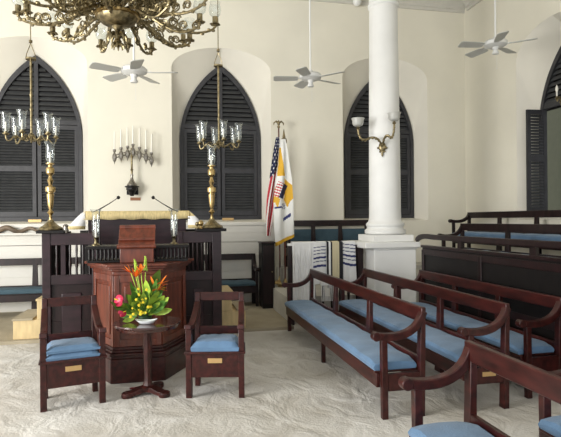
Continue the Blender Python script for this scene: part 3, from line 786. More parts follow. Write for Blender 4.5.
# ================================================================ ROUND TABLE
TX, TYY, TZ = -.213, 4.96, .668
t = empty('pedestal_table', (TX, TYY, 0), 'small round mahogany pedestal table in front of the pulpit', 'table')
g = MB(); g.lathe([(.28, TZ - .05), (.285, TZ - .03), (.30, TZ - .022), (.305, TZ - .012), (.300, TZ)], 48); g.build('tabletop', mat('polished_top', (.05, .013, .009), .12, coat=.6, noise=.3), t)
g = MB(); g.lathe([(.05, .075), (.042, .10), (.030, .14), (.034, .3), (.038, .45), (.034, .56), (.05, TZ - .05)], 8); g.build('column', WOOD, t, bevel=.003)
for k in range(3):
    a = math.radians((200, -38, 62)[k]); L_ = .20
    g = MB(); cl = [(.0, .05), (.08, .055), (L_ * .6, .04), (L_, .028)]
    g.prism(ribbon([(.0, .055), (.08, .048), (.15, .032), (L_, .026)], [.05, .045, .035, .045]), 'y', -.045, .045)
    g.lathe([(.05, .0), (.055, .02), (.05, .045)], 14, (L_ - .01, 0, 0)); g.build('foot', WOOD, t, bevel=.004, rot=(0, 0, a))
g = MB(); g.lathe([(.07, .05), (.075, .075), (.05, .085)], 6); g.build('collar', WOOD, t)
# white boat dish
g = MB(); vs = []; fs = []; n = 24
rows = [(.04, .0), (.06, .006), (.09, .028), (.10, .045), (.094, .044), (.06, .02), (.001, .016)]
for r_, z in rows:
    for k in range(n):
        a = 2 * PI * k / n; e_ = abs(math.cos(a)); vs.append((r_ * math.cos(a) * 1.02, r_ * math.sin(a) * .5, z * .72 + (.016 * e_ ** 3 * (z > .02))))
for j in range(len(rows) - 1):
    for k in range(n): k2 = (k + 1) % n; fs.append((j * n + k, j * n + k2, (j + 1) * n + k2, (j + 1) * n + k))
fs.append(tuple(range(n))[::-1]); g.add(vs, fs)
pd = atY(146.5, 323, TYY - .13); o = g.build('boat_dish', CERAM, loc=(pd.x, TYY - .12, TZ + .001), rot=(0, 0, math.radians(-8)))
tag(o, 'white boat-shaped dish on the round table in front of the flowers', 'dish')
g = MB(); vs = []
for i in range(3):
    a = i * 1.3; c = (i * .045, .01 * i)
    g.lathe([(.001, .002), (.02, .004), (.03, .012), (.018, .008), (.001, .006)], 8, (c[0], c[1], 0), sx=1.2, sy=.6)
pp = atY(132, 386, 5.1); o = g.build('fallen_petals', REDP, loc=(-.36, 5.13, 0)); tag(o, 'few dark red fallen petals on the sand by the pulpit base', 'petals', kind='stuff')

# ================================================================ FLOWERS
fa = empty('flower_arrangement', (TX - .02, TYY + .02, TZ), 'tropical flower arrangement of orange, yellow and magenta blooms on the round table', 'flowers')
g = MB(); g.lathe([(.045, 0), (.06, .02), (.062, .05), (.05, .06)], 16); g.build('bowl', mat('dark_bowl', (.02, .05, .02), .5), fa)
def leaf_mesh(name, L, W, m, curl=.25, fold=.25):
    g = MB(); n = 10; vs = []; fs = []
    for i in range(n + 1):
        t = i / n; w = W * math.sin(PI * min(1, t * .96 + .04)) ** .8 * (1 - .25 * t) / 2 if i < n else .0006
        z = L * t * (1 - .15 * t); y = -curl * L * t * t
        vs += [(-w, y - abs(w) * fold, z), (0, y, z), (w, y - abs(w) * fold, z)]
    for i in range(n):
        a = i * 3; fs += [(a, a + 1, a + 4, a + 3), (a + 1, a + 2, a + 5, a + 4)]
    g.add(vs, fs); me = g.mesh(name, m); return me
LM = [leaf_mesh('broad_leaf', .24, .085, LEAF), leaf_mesh('light_leaf', .2, .07, LEAFL), leaf_mesh('blade_leaf', .26, .045, LEAF, .35)]
def aim(px, pz, L, dy=0):
    """rotation that points a z-up mesh to local (px, dy, pz)"""
    v = Vector((px, dy, pz)).normalized(); return v.to_track_quat('Z', 'Y').to_euler()
def spot(u, v, dy=0):
    p = atY(u, v, TYY + .02 + dy); return Vector((p.x - fa.location.x, dy, p.z - TZ))
def put(me, name, target, base, sc, twist=0):
    z = (target - base).normalized(); y = Vector((0, 1, .15)); y = (y - z * y.dot(z)).normalized() if abs(z.y) < .95 else Vector((0, 0, 1)); x = y.cross(z)
    q = Matrix((x, y, z)).transposed().to_quaternion() @ Matrix.Rotation(twist, 3, 'Z').to_quaternion()
    o = part(me, name, fa, base, q.to_euler(), sc); return o
B0 = Vector((0, 0, .05))
rnd = random.Random(5)
hero = [(157, 263, 0, 1.0), (163, 281, 0, .9), (128, 288, 1, .9), (122, 300, 0, .7), (165, 300, 2, .9), (168, 290, 2, .8), (126, 278, 2, 1), (150, 275, 1, 1.1), (139, 276, 2, 1),
        (160, 308, 0, .8), (167, 312, 1, .8), (118, 316, 0, .7), (120, 322, 1, .7), (133, 292, 0, .9), (155, 292, 0, .9), (145, 285, 0, 1), (161, 272, 2, 1.1), (127, 306, 0, .8), (154, 305, 1, .9), (136, 310, 0, .7), (148, 300, 1, 1)]
for u, v, k, s in hero:
    tg = spot(u, v, rnd.uniform(-.07, .06)); b = B0 + (tg - B0) * rnd.uniform(.1, .45); ln = (.24, .2, .26)[k]
    sc = max((tg - b).length / ln, .35) * 1.0
    put(LM[k], 'leaf', tg, b, (sc * 1.1, sc, sc), rnd.uniform(-.8, .8))
for i in range(70):
    a = rnd.uniform(-1.45, 1.45); ln = rnd.uniform(.10, .30); dy = rnd.uniform(-.14, .05)
    tg = Vector((math.sin(a) * ln * 1.05, dy, .075 + math.cos(a) * ln)); k = rnd.choice((0, 1, 1, 2)); b = tg * .35; b.z += .02
    sc = rnd.uniform(.8, 1.15) * (.6 + ln * 1.6); put(LM[k], 'leaf', tg, b, sc, rnd.uniform(-.7, .7))
# green bud spikes
for u, v in ((134.5, 259), (145.5, 256), (150, 287)):
    tip = spot(u, v); b = B0 + (tip - B0) * .1; dr = (tip - b).normalized()
    g = MB(); g.tube([b, b + (tip - b) * .7], .005, 6)
    L_ = .13 if v < 270 else .08
    for i in range(26):
        t = i / 26; c = tip - dr * L_ * (1 - t); a = i * 2.4; rr_ = .014 * (1 - t * .7)
        g.ball(c + Vector((math.cos(a) * rr_, math.sin(a) * rr_, 0)), .0095 * (1 - .5 * t), 6, 4, sc=(1, 1, 1.5))
    g.build('bud_spike', LEAFL, fa)
# birds of paradise
pet = leaf_mesh('petal', .10, .022, ORANGE, .1)
for u, v, dirs in ((136, 277, (-40, -15, 5, 25, 45)), (141, 272, (-25, 0, 20)), (152, 291, (25, 45, 60, 75)), (158, 289, (20, 50, 70, 95)), (131, 273, (-50, -30, -10)), (160, 284, (30, 60, 85)), (154, 286, (-10, 15, 50))):
    c = spot(u, v, -.06); g = MB(); g.tube([B0, (B0 + c) / 2 + Vector((0, -.01, .01)), c], .004, 6)
    st = g.build('flower_stem', LEAFL, fa)
    for a in dirs:
        a = math.radians(a); tg = c + Vector((math.sin(a), rnd.uniform(-.3, .3), math.cos(a)))
        v_ = tg - c; part(pet, 'petal', st, c, v_.to_track_quat('Z', 'Y').to_euler(), (1.7, 1.5, .8 + rnd.random() * .4))
# yellow blossoms
bl = MB()
for k in range(5):
    a = k * 2 * PI / 5; bl.ball((math.cos(a) * .011, math.sin(a) * .011, .004), .009, 8, 5, sc=(1, 1, .6))
bl.ball((0, 0, .006), .006, 6, 4); blm = bl.mesh('blossom', YELLOW)
for i in range(22):
    u, v = rnd.choice(((138, 296), (143, 292), (140, 303), (133, 317), (146, 300), (151, 303), (148, 310), (137, 307), (142, 312)))
    c = spot(u + rnd.uniform(-5, 5), v + rnd.uniform(-4, 4), rnd.uniform(-.15, -.09)); put(blm, 'blossom', c + Vector((rnd.uniform(-.3, .3), -1, rnd.uniform(0, .6))), c, rnd.uniform(.5, .8))
# anthuriums
def anth(u, v, tilt, s):
    g = MB(); n = 28; vs = [(0, 0, 0)]
    for k in range(n):
        a = 2 * PI * k / n - PI / 2; r_ = .040 * (1 - .42 * math.sin(a)) * (1 if abs(a + PI / 2) > .25 else .8)
        vs.append((r_ * math.cos(a) * .95, -.008 - .25 * r_ * abs(math.cos(a)) * .6, r_ * math.sin(a)))
    g.add(vs, [(0, 1 + k, 1 + (k + 1) % n) for k in range(n)])
    c = spot(u, v, -.10); o = g.build('anthurium', PINK, fa, loc=c, rot=(math.radians(-38), tilt, 0)); o.scale = (s, s, s)
    sm = o.modifiers.new('t', 'SOLIDIFY'); sm.thickness = .002
    g = MB(); g.tube([(0, -.006, 0), (0, -.016, .006), (.0, -.022, .020)], [.004, .004, .003], 8); g.build('spadix', YELLOW, o)
    g = MB(); g.tube([c + Vector((0, .012, 0)), (c + B0) / 2, B0], .003, 6); g.build('flower_stem', LEAF, fa)
anth(118.5, 300, math.radians(-70), 1.3); anth(123, 312, math.radians(70), 1.0)
# ================================================================ MENORAH ON BRACKET
MY = WY - .16
pm = atY(132, 192, MY); k = 9.78 / 520
def mz(v, u=132): return atY(u, v, MY).z
b = empty('wall_bracket', (pm.x, WY, mz(196)), 'small black carved wall bracket holding the menorah', 'bracket')
g = MB(); hb = mz(186) - mz(196)
g.lathe([(.03, 0), (.04, .02), (.06, .06), (.07, .09), (.10, .11), (.10, .15), (.125, .16), (.125, hb)], 8, (0, -.16, 0)); g.build('corbel', BLACK, b, bevel=.004)
g = MB(); g.box(-.10, .10, -.05, 0, .03, hb); g.build('back_plate', BLACK, b)
zb = mz(186)
m = empty('menorah', (pm.x, MY, zb), 'seven-branched pewter menorah with white candles on the wall bracket', 'menorah')
H = mz(147) - zb - .02
g = MB(); g.lathe([(.085, 0), (.09, .02), (.075, .045), (.05, .08), (.03, .12), (.02, .16), (.028, .19), (.018, .22)], 16); g.build('foot', SILVER, m)
g = MB(); g.lathe([(.018, .22), (.018, .27), (.028, .29), (.018, .31), (.017, .5), (.026, .52), (.018, .54), (.018, H)], 12); g.build('stem', BRASSD, m)
us = [114.5, 121, 127.5, 133, 139.5, 146, 151.5]; vt = [149.5, 147.5, 146, 144, 147, 149.5, 152.5]
g = MB(); pts = []
for u, v in zip(us, vt):
    p = atY(u, v + 7, MY); pts.append((p.x - pm.x, 0, p.z - zb))
for i in range(6):
    a_, b_ = Vector(pts[i]), Vector(pts[i + 1]); g.tube([a_ + Vector((0, 0, .02)), b_ + Vector((0, 0, .02))], .010, 8); g.tube([a_ - Vector((0, 0, .03)), b_ - Vector((0, 0, .03))], .010, 8)
    c_ = (a_ + b_) / 2; g.tube([a_ + Vector((0, 0, .02)), c_ - Vector((0, 0, .035)), b_ + Vector((0, 0, .02))], .007, 6)
g.build('branch_bar', SILVER, m)
for (x, y, z), u, v in zip(pts, us, vt):
    g = MB(); g.lathe([(.002, -.14), (.012, -.10), (.03, -.07), (.042, -.02), (.034, .03), (.018, .06), (.014, .075), (.026, .09), (.030, .125), (.012, .13)], 6, (x, 0, z)); o = g.build('candle_holder', SILVER, m, bevel=.002)
    ht = .30 + .02 * ((u * 7) % 3); g = MB(); g.tube([(x, 0, z + .13), (x - .008 + .004 * ((u * 3) % 5), 0, z + .13 + ht)], [.013, .011], 8); g.build('candle', CANDLE, o)
p = atY(135.5, 199, WY); g = MB(); g.box(-.09, .09, -.01, 0, -.028, .028); o = g.build('wall_plaque', mat('wood_plaque', (.30, .13, .06), .5), loc=(p.x, WY - .001, p.z)); tag(o, 'tiny brown plaque on the wall below the menorah', 'plaque')

# ================================================================ PENDANT CHANDELIERS (six glass lamps)
def pendant(u, vbot, vyoke, Y, label, rot, u_top):
    pb = atY(u, vbot, Y); zy = atY(u, vyoke, Y).z
    r = empty('pendant_chandelier', (pb.x, Y, pb.z), label, 'chandelier', 'slender six-lamp pendant chandeliers')
    hy = zy - pb.z
    g = MB(); g.tube([(0, 0, .02), (0, 0, hy)], .013, 10)
    for zz in (.35, hy * .55): g.lathe([(.013, zz - .02), (.02, zz), (.013, zz + .02)], 10)
    g.build('rod', BRASSD, r)
    g = MB(); g.lathe([(.001, -.05), (.014, -.04), (.01, -.02), (.03, 0), (.045, .03), (.03, .055), (.014, .07)], 14); g.build('hub', BRASSD, r)
    g = MB()
    for s in (-1, 1): g.tube([(0, 0, hy + .18), (s * .045, 0, hy + .06), (s * .055, 0, hy)], .005, 6)
    g.lathe([(.06, hy - .01), (.06, hy + .01), (.015, hy + .02)], 12); g.build('yoke', BRASSD, r)
    g = MB(); g.tube([(0, 0, hy + .18), (0, 0, ZC - pb.z - .05)], .006, 6); g.lathe([(.02, hy + .19), (.02, hy + .22)], 8); g.lathe([(.06, ZC - pb.z - .06), (.06, ZC - pb.z)], 12); g.build('hanging_rod', BRASSD, r)
    for k in range(6):
        a = rot + k * PI / 3; R = .27
        g = MB(); c = bez((.03, 0, .03), (.10, 0, -.10), (.14, 0, .09), (.20, 0, .0), 8) + bez((.20, 0, .0), (.24, 0, -.06), (R, 0, -.05), (R, 0, .03), 8)[1:]
        g.tube(c, .009, 7); g.lathe([(.012, .02), (.035, .035), (.038, .045), (.018, .05), (.018, .065)], 12, (R, 0, 0)); arm = g.build('arm', BRASSD, r, rot=(0, 0, a))
        g = MB(); g.lathe([(.010, .065), (.010, .17), (.002, .18)], 8, (R, 0, 0)); g.build('candle', CANDLE, arm)
        g = MB(); g.shell([(.02, .055), (.036, .08), (.043, .13), (.042, .2), (.046, .25), (.058, .285)], 16, (R, 0, 0), .002, wob=lambda q, z: 1); g.build('glass_shade', GLASS, arm)
    return r
pendant(31.5, 139, 59, 6.6, 'slender brass pendant chandelier with glass lamps before the leftmost window', .40, 31)
pendant(219, 145.5, 66, 6.9, 'slender brass pendant chandelier with glass lamps before the middle window', .65, 218)

# ================================================================ GRAND CHANDELIER
CY = 4.75
pc_ = atY(117.5, 17, CY)
ch = empty('grand_chandelier', (pc_.x, CY, pc_.z), 'large ornate brass chandelier with many scrolled arms at the top left', 'chandelier')
g = MB(); g.lathe([(.002, -.27), (.02, -.26), (.012, -.24), (.035, -.215), (.02, -.19), (.045, -.17), (.03, -.14), (.02, -.125), (.05, -.085), (.10, -.075), (.15, -.045), (.172, .0), (.175, .02), (.15, .03), (.09, .05), (.06, .10), (.09, .14), (.12, .2), (.06, .26), (.03, .3), (.03, 1.6)], 28, wob=lambda a, z: 1 + .03 * math.cos(14 * a) * (z < .03))
g.build('hub', BRASSD, ch)
g = MB(); g.lathe([(.170, -.005), (.188, .0), (.188, .022), (.170, .027)], 32); g.build('hub_rim', BRASS, ch)
for k in range(8):                                             # leaves of the bottom finial
    a = k * PI / 4
    g = MB(); c = bez((.01, 0, -.17), (.05, 0, -.13), (.085, 0, -.17), (.075, 0, -.215), 6); g.tube(c, [.012, .02, .022, .018, .015, .011, .006], 6)
    c = bez((.01, 0, -.25), (.03, 0, -.22), (.055, 0, -.24), (.05, 0, -.28), 5); g.tube(c, [.008, .014, .014, .012, .009, .005], 6)
    g.build('finial_leaf', BRASSD, ch, rot=(0, 0, a))
def scroll_arm(R, z0, z1, dip, seed):
    rr = random.Random(seed); g = MB()
    c = bez((.12, 0, z0), (.30, 0, z0 + .02), (R * .62, 0, z1 - dip * 1.7), (R * .86, 0, z1 - dip), 14) + bez((R * .86, 0, z1 - dip), (R * .97, 0, z1 - dip * .7), (R, 0, z1 - dip * .5), (R, 0, z1), 7)[1:]
    g.tube(c, [.014 - .004 * i / len(c) for i in range(len(c))], 7)
    for i in range(2, len(c) - 2, 2):                           # leaf buds along the arm
        p = Vector(c[i]); g.ball(p + Vector((0, rr.uniform(-.012, .012), rr.choice((-1, 1)) * .012)), .015, 6, 4, sc=(1.4, .9, 1))
    for (cx_, cz_, rad, dr) in ((R * .55, z1 - dip * 1.05 + .07, .055, 1), (R * .80, z1 - dip + .055, .04, -1), (R * .33, z0 + .06, .05, 1)):   # scrolls
        pts = []
        for i in range(16):
            t = i / 15; q = dr * (t * 3.6 * PI) + 3.9; r_ = rad * (1 - .72 * t); pts.append((cx_ + r_ * math.cos(q), .0 + .01 * t, cz_ + r_ * math.sin(q)))
        g.tube(pts, [.009 - .004 * i / 15 for i in range(16)], 6)
    am = g.mesh('arm', BRASSD)
    g = MB(); z = z1
    for k in range(6):                                          # petalled drip pan
        a = k * PI / 3; g.ball((R + .03 * math.cos(a), .03 * math.sin(a), z + .0), .019, 6, 4, sc=(1.2, 1.2, .45))
    g.ball((R, 0, z - .02), .016, 8, 5); g.lathe([(.012, z - .02), (.03, z), (.022, z + .012), (.025, z + .015), (.025, z + .07), (.02, z + .072)], 12, (R, 0, 0))
    cm = g.mesh('candle_cup', BRASS)
    cm.materials[0] = BRASSD
    g = MB(); g.shell([(.024, z + .065), (.05, z + .09), (.058, z + .13), (.05, z + .17), (.045, z + .19), (.052, z + .205)], 16, (R, 0, 0), .002)
    sm = g.mesh('glass_shade', GLASS); return am, cm, sm
OUT = [scroll_arm(.87, .06, .04, .09, 1), scroll_arm(.72, .04, -.05, .08, 2)]
UP = scroll_arm(.52, .22, .22, .12, 3)
for k in range(18):
    me = OUT[k % 2]; a = math.radians(8) + k * PI / 9
    arm = part(me[0], 'arm', ch, rot=(0, 0, a)); part(me[1], 'candle_cup', arm); part(me[2], 'glass_shade', arm)
for k in range(10):
    a = math.radians(20) + k * PI / 5
    arm = part(UP[0], 'arm', ch, rot=(0, 0, a)); part(UP[1], 'candle_cup', arm); part(UP[2], 'glass_shade', arm)
# filigree between the arms
g = MB(); rr = random.Random(9)
for k in range(24):
    a = k * PI / 12; ca, sa = math.cos(a), math.sin(a)
    for (r0, zc, rad) in ((.28, .06, .055), (.22, .15, .05), (.40, .08, .05), (.30, .20, .05), (.50, .05, .045), (.38, .16, .05)):
        r0 += rr.uniform(-.03, .03); zc += rr.uniform(-.03, .03); pts = []
        for i in range(13):
            t = i / 12; q = t * 3.2 * PI + rr.random() * .2 + k; r_ = rad * (1 - .65 * t); rad2 = r0 + r_ * math.cos(q)
            pts.append((rad2 * ca, rad2 * sa, zc + r_ * math.sin(q)))
        g.tube(pts, [.008 - .003 * i / 12 for i in range(13)], 5)
o = g.build('filigree_scrolls', BRASSD, ch); tag(o, kind='stuff')
g = MB(); g.lathe([(.012, 1.6), (.012, ZC - pc_.z - .04), (.09, ZC - pc_.z - .03), (.09, ZC - pc_.z)], 12); g.build('hanging_rod', BRASSD, ch)

# ================================================================ CEILING FANS
def fan(u, v, Y, label, rot, nb=4, tilt=0, uv_r=.56):
    p = atY(u, v, Y)
    r = empty('ceiling_fan', (p.x, Y, p.z), label, 'ceiling fan', 'white ceiling fans')
    g = MB(); g.lathe([(.03, -.09), (.04, -.08), (.05, -.05), (.12, -.045), (.165, -.02), (.17, .02), (.14, .05), (.05, .07), (.025, .11)], 24); g.build('motor_housing', FANW, r)
    g = MB(); g.lathe([(.045, -.15), (.05, -.14), (.035, -.10), (.03, -.088)], 14); g.build('light_cap', FANW, r)
    g = MB(); g.tube([(0, 0, .11), (0, 0, ZC - p.z - .08)], .014, 8); g.lathe([(.02, ZC - p.z - .1), (.07, ZC - p.z - .02), (.07, ZC - p.z)], 14); g.build('down_rod', FANW, r)
    for k in range(nb):
        a = rot + k * 2 * PI / nb
        g = MB(); R = Matrix.Rotation(math.radians(12), 3, 'X')
        pts = [(.19, -.055), (.24, -.07), (uv_r - .03, -.082), (uv_r, -.06), (uv_r, .06), (uv_r - .03, .082), (.24, .07), (.19, .055)]
        vs = [R @ Vector((x, y, z)) for z in (-.004, .004) for x, y in pts]; n = 8
        g.add([(q.x, q.y, q.z - .02) for q in vs], [tuple(range(n))[::-1], tuple(range(n, 2 * n))] + [(i, (i + 1) % n, n + (i + 1) % n, n + i) for i in range(n)])
        bl_ = g.build('blade', FANB, r, rot=(0, 0, a))
        g = MB(); g.box(.14, .23, -.018, .018, -.022, -.012); g.build('blade_iron', FANW, bl_)
    g = MB(); g.tube([(.02, 0, -.15), (.02, 0, -.36)], .002, 5); g.ball((.02, 0, -.365), .008, 6, 4); g.build('pull_chain', FANW, r)
fan(134, 71, 7.0, 'white ceiling fan hanging left of the middle window', math.radians(-10), 5)
fan(310.5, 77, 7.6, 'white ceiling fan hanging between middle window and column', math.radians(-48), 5)
fan(495.5, 44, 6.9, 'white ceiling fan hanging right of the column near the room corner', math.radians(-42), 5)

# ================================================================ SCONCES
ps = Vector((3.335, 7.72, 0)); toward = Vector((-ps.x, -ps.y, 0)).normalized()
rc = .247
ang = math.atan2(toward.y, toward.x)
zs_ = EYE + (219 - 148) / F * 7.95
s0 = empty('wall_sconce', (ps.x + toward.x * (rc - .012), ps.y + toward.y * (rc - .012), zs_), 'brass two-armed sconce with frosted shades on the white column', 'sconce')
s0.location.x -= .035; s0.rotation_euler = (0, 0, ang + PI / 2)                      # local -y points to the camera
def sconce_parts(root, glassy=True, sc=1.0, arms=((-1, .40, .27), (1, .36, .33))):
    g = MB(); g.lathe([(.001, -.14), (.012, -.12), (.02, -.09), (.012, -.07), (.04, -.04), (.062, 0), (.05, .05), (.03, .07), (.001, .09)], 12)
    g.v = [(x * sc, y * .45 * sc - .02 * sc, z * sc) for x, y, z in g.v]
    for k in range(6): a = k * PI / 3; g.ball((.065 * math.cos(a) * sc, -.02, .065 * math.sin(a) * sc), .017, 7, 5)
    g.build('back_plate', BRASSD, root)
    for s, dx, dz in arms:
        g = MB(); c = bez((0, -.05, .02), (s * dx * .12, -.10, .15), (s * dx * .35, -.15, dz * .60), (s * dx * .62, -.15, dz * .42), 10) + bez((s * dx * .62, -.15, dz * .42), (s * dx * .85, -.15, dz * .30), (s * dx * .98, -.16, dz * .6), (s * dx * .98, -.16, dz - .02), 10)[1:]
        c = [(x * sc, y * sc, z * sc) for x, y, z in c]
        g.tube(c, [.016 * sc] * 21, 8)
        for i in range(3, 20, 2): g.ball((c[i][0], c[i][1], c[i][2] + .012 * (-1) ** i), .019 * sc, 6, 4)
        X, Yy, Z = s * dx * .98 * sc, -.16 * sc, dz * sc
        g.lathe([(.008, -.03), (.028, -.01), (.032, .0), (.015, .012), (.015, .03)], 12, (X, Yy, Z)); arm = g.build('arm', BRASSD, root)
        if glassy:
            g = MB(); g.shell([(.03, .02), (.07, .04), (.088, .08), (.088, .12), (.10, .15)], 20, (X, Yy, Z), .005, wob=lambda a, z: 1 + (.05 * math.cos(8 * a) if z > .13 else 0)); g.build('frosted_shade', FROST, arm)
        else:
            g = MB(); g.lathe([(.012, .03), (.012, .10), (.02, .12), (.024, .15), (.012, .19), (.002, .21)], 10, (X, Yy, Z)); g.build('candle_bulb', CANDLE, arm)
k_ = 7.95 / 520
sconce_parts(s0, arms=((-1, 24 * k_, 22 * k_ - .04), (1, 12 * k_, 25 * k_ - .03)))
s0.children[0].scale = (1, 1, 1)
pq = atX(557, 100, WX - .02)
s1 = empty('wall_sconce', (WX + .10, pq.y - .0, pq.z - .02), 'brass sconce with candle bulb in the niche at the right edge', 'sconce'); s1.rotation_euler = (0, 0, -PI / 2)
sconce_parts(s1, False, .8, arms=((1, .22, .02), (1, .01, .06)))

# ================================================================ FLAGS
FY = 9.42
def cloth_flag(left, right, vtop, vbot, pat, mats, name, label, Y, finial, edge=None):
    """hanging flag: left(v)/right(v) silhouettes in survey rows, pat(s 0..1, t 0..1)->material"""
    n, m = 44, 120; vs = []; g = MB()
    for j in range(m + 1):
        t = j / m; v = vtop + (vbot - vtop) * t
        for i in range(n + 1):
            s = i / n; vv = v + (edge(s) * t ** 3 if edge else 0)
            u = left(v) + (right(v) - left(v)) * s; p = atY(u, vv, Y)
            vs.append((p.x, Y + .035 * math.sin(s * 9 + t * 3) * min(1, t * 3) * 1.0, p.z))
    g.v = vs
    for j in range(m):
        for i in range(n): a = j * (n + 1) + i; g.f.append((a, a + 1, a + n + 2, a + n + 1)); g.m.append(pat((i + .5) / n, (j + .5) / m))
    return g
def lerp_tab(tab):
    def f(v):
        for (a, x), (b, y) in zip(tab, tab[1:]):
            if v <= b: return x + (y - x) * (v - a) / (b - a) if b > a else y
        return tab[-1][1]
    return f
PZ = .40
def flag_thing(name, label, upole, Y, vfin, eagle=True):
    p = atY(upole, 200, Y); r = empty('flag', (p.x, Y, PZ), label, 'flag'); zt = atY(upole, vfin, Y).z - PZ
    g = MB(); g.lathe([(.14, 0), (.145, .02), (.12, .045), (.04, .07), (.025, .12), (.02, .14)], 20); g.build('stand', BRASS, r)
    g = MB(); g.tube([(0, 0, .05), (0, 0, zt)], .014, 10); g.build('pole', WOODL, r)
    g = MB(); g.ball((0, 0, zt + .02), .028, 10, 6)
    if eagle:
        g.lathe([(.01, zt + .04), (.026, zt + .07), (.02, zt + .12), (.012, zt + .14), (.001, zt + .15)], 10)
        for s in (-1, 1): g.tube([(0, 0, zt + .08), (s * .05, 0, zt + .125), (s * .09, 0, zt + .09), (s * .095, 0, zt + .05)], [.02, .02, .014, .005], 6)
    else:
        g.tube([(0, 0, zt), (0, 0, zt + .16)], [.03, .004], 8); g.lathe([(.05, zt - .10), (.055, zt - .05), (.045, zt - .01)], 10)
    g.build('finial', BRASSD, r); return r
r1 = flag_thing('flag', 'red, white and blue starred and striped flag furled on a pole by the back wall', 279.3, 9.52, 128)
def us(s, t):
    v = 137 + (236 - 137) * t
    if v < 178 - 8 * s:
        a, b = int(s * 5), int(v / 3.4)
        fs, fv = s * 5 - a - .5, v / 3.4 - b - .5
        return 2 if (fs * fs * 1.2 + fv * fv) < .09 and (a + b) % 2 == 0 else 0
    return 1 if ((s * 2.6 + t * 1.8) % 1) < .58 else 2
g = cloth_flag(lerp_tab([(137, 276), (150, 273.5), (165, 271.5), (180, 269.5), (200, 267), (220, 266), (236, 266.5)]), lerp_tab([(137, 279.5), (165, 279.8), (180, 277.5), (200, 275), (220, 272.5), (236, 270)]), 137, 236, us, None, '', '', 9.47, None)
g.v = [(x - r1.location.x, y - r1.location.y, z - PZ) for x, y, z in g.v]; o = g.build('flag_cloth', [FLNA, FLRE, FLWH], r1)
r2 = flag_thing('flag', 'white flag with golden eagle, shield and gold fringe hanging on a pole', 284.5, 9.10, 138, False)
def vi(s, t):
    v = 139 + (242 - 139) * t; x = 274 + s * 20 if v > 200 else 274 + (278 - 274) * max(0, (200 - v) / 40) + s * (20 - 6 * max(0, (200 - v)) / 50)
    if t > .965: return 1
    # shield, tilted
    dx, dv = x - 281.3, v - 190; c, sn = math.cos(-.42), math.sin(-.42); a, b = dx * c - dv * sn, dx * sn + dv * c
    if abs(a) < 5.6 and abs(b) < 7.4:
        if a > 0.6: return 3
        return 2 if int((b + 20) / 1.35) % 2 else 0
    # letters either side of the emblem
    if 216 < v + (x - 288) * .5 < 219.5 and 283.5 < x < 291.5: return 4
    if 206 < v < 207.6 and 275 < x < 282: return 4
    if 203 < v < 209 and 282 < x < 286.5 and int(x * 1.6 + v) % 2: return 4
    # eagle
    if 148 < v < 176 and abs(x - 281.5 - (v - 160) * .05) < 1.4 + (v - 148) * .11: return 1
    if 176 <= v < 202 and ((x - 276 < 3 and v > 184 + (279 - x)) or (x > 285.5 and v < 204 - abs(x - 289) * .9 and v > 178 + (x - 286))): return 1
    if 198 <= v < 208 and (abs(x - 277.6) < (208 - v) * .32 or abs(x - 288.5) < (208 - v) * .45): return 1
    return 0
g = cloth_flag(lerp_tab([(139, 280), (150, 279), (165, 277.8), (180, 275.5), (200, 273.8), (225, 274.3), (242, 275.5)]), lerp_tab([(139, 285.5), (150, 287.6), (165, 289.6), (180, 291.6), (200, 292.8), (242, 294)]), 139, 242, vi, None, '', '', 9.04, None, edge=lambda s: 4.5 - 9.5 * s)
g.v = [(x - r2.location.x, y - r2.location.y, z - PZ) for x, y, z in g.v]; o = g.build('flag_cloth', [FLWH, FLGO, FLRE, FLNA, TBLUE], r2)

# white dome high on the back wall and a handrail in the courtyard
p = atY(357, 2, WY - .08); o = MB().ball((0, 0, 0), .085, 16, 10).build('wall_mounted_dome', WHITE, loc=(p.x, WY - .09, p.z)); tag(o, 'small white round fixture high on the back wall left of the column top', 'fixture')
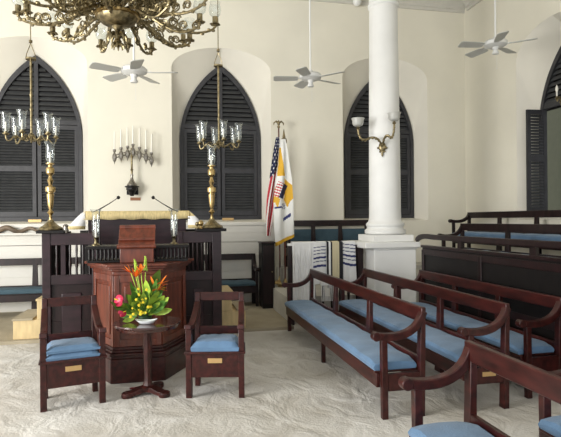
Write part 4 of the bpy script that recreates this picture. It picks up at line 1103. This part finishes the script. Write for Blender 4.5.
# black cabinet beside the flags
pk = atY(261.5, 241, 9.0); pk2 = atY(274.5, 307, 8.9)
c = empty('narrow_cabinet', (pk.x + .0, 8.95, .045), 'narrow black cabinet standing between back bench and flags', 'cabinet')
wk = atY(274.5, 260, 8.95).x - atY(262, 260, 8.95).x; hk = atY(268, 242, 8.95).z - .045
g = MB(); g.box(0, wk, 0, .36, .04, hk - .03); g.build('cabinet_body', BLACK, c, bevel=.006)
g = MB(); g.box(-.015, wk + .015, -.015, .37, hk - .03, hk); g.build('cabinet_top', WOODD, c, bevel=.006)
g = MB(); g.box(.02, wk - .02, -.015, 0, .08, hk - .06); dr = g.build('cabinet_door', WOODD, c, bevel=.006)
g = MB(); g.ball((wk - .05, -.025, hk * .55), .012, 8, 6); g.build('knob', BRASSD, dr)
g = MB(); g.box(.01, wk - .01, .01, .35, 0, .04); g.build('cabinet_base', BLACK, c)

# ================================================================ LIGHT AND CAMERA
w = bpy.data.worlds.new('world'); S.world = w; w.use_nodes = True
bg = w.node_tree.nodes['Background']; bg.inputs[0].default_value = (.96, .98, 1, 1); bg.inputs[1].default_value = 1.0
def area(name, loc, target, sx, sy, power, col):
    l = bpy.data.lights.new(name, 'AREA'); l.shape = 'RECTANGLE'; l.size = sx; l.size_y = sy; l.energy = power; l.color = col
    o = bpy.data.objects.new(name, l); COL.objects.link(o); o.location = loc
    o.rotation_euler = (Vector(target) - Vector(loc)).to_track_quat('-Z', 'Y').to_euler(); return o
area('doorway_daylight', (-6.5, 2.0, 2.2), (1, 7, 1.2), 3.0, 3.0, 480, (1, .98, .94))
cam = bpy.data.cameras.new('camera'); co = bpy.data.objects.new('camera', cam); COL.objects.link(co)
cam.sensor_width = 36; cam.lens = F / 561 * 36; cam.shift_y = (HY - 218.5) / 561; cam.shift_x = (280.5 - CX) / 561
cam.clip_end = 100; cam.clip_start = .05
co.location = (0, 0, EYE)
co.matrix_world = Matrix.Translation((0, 0, EYE)) @ Matrix.Rotation(-YAW, 4, 'Z') @ Matrix.Rotation(PI / 2, 4, 'X') @ Matrix.Rotation(ROLL, 4, 'Z')
S.camera = co
S.view_settings.view_transform = 'Standard'; S.view_settings.look = 'None'; S.view_settings.gamma = 1; S.view_settings.exposure = 0.50
S.view_settings.use_curve_mapping = False
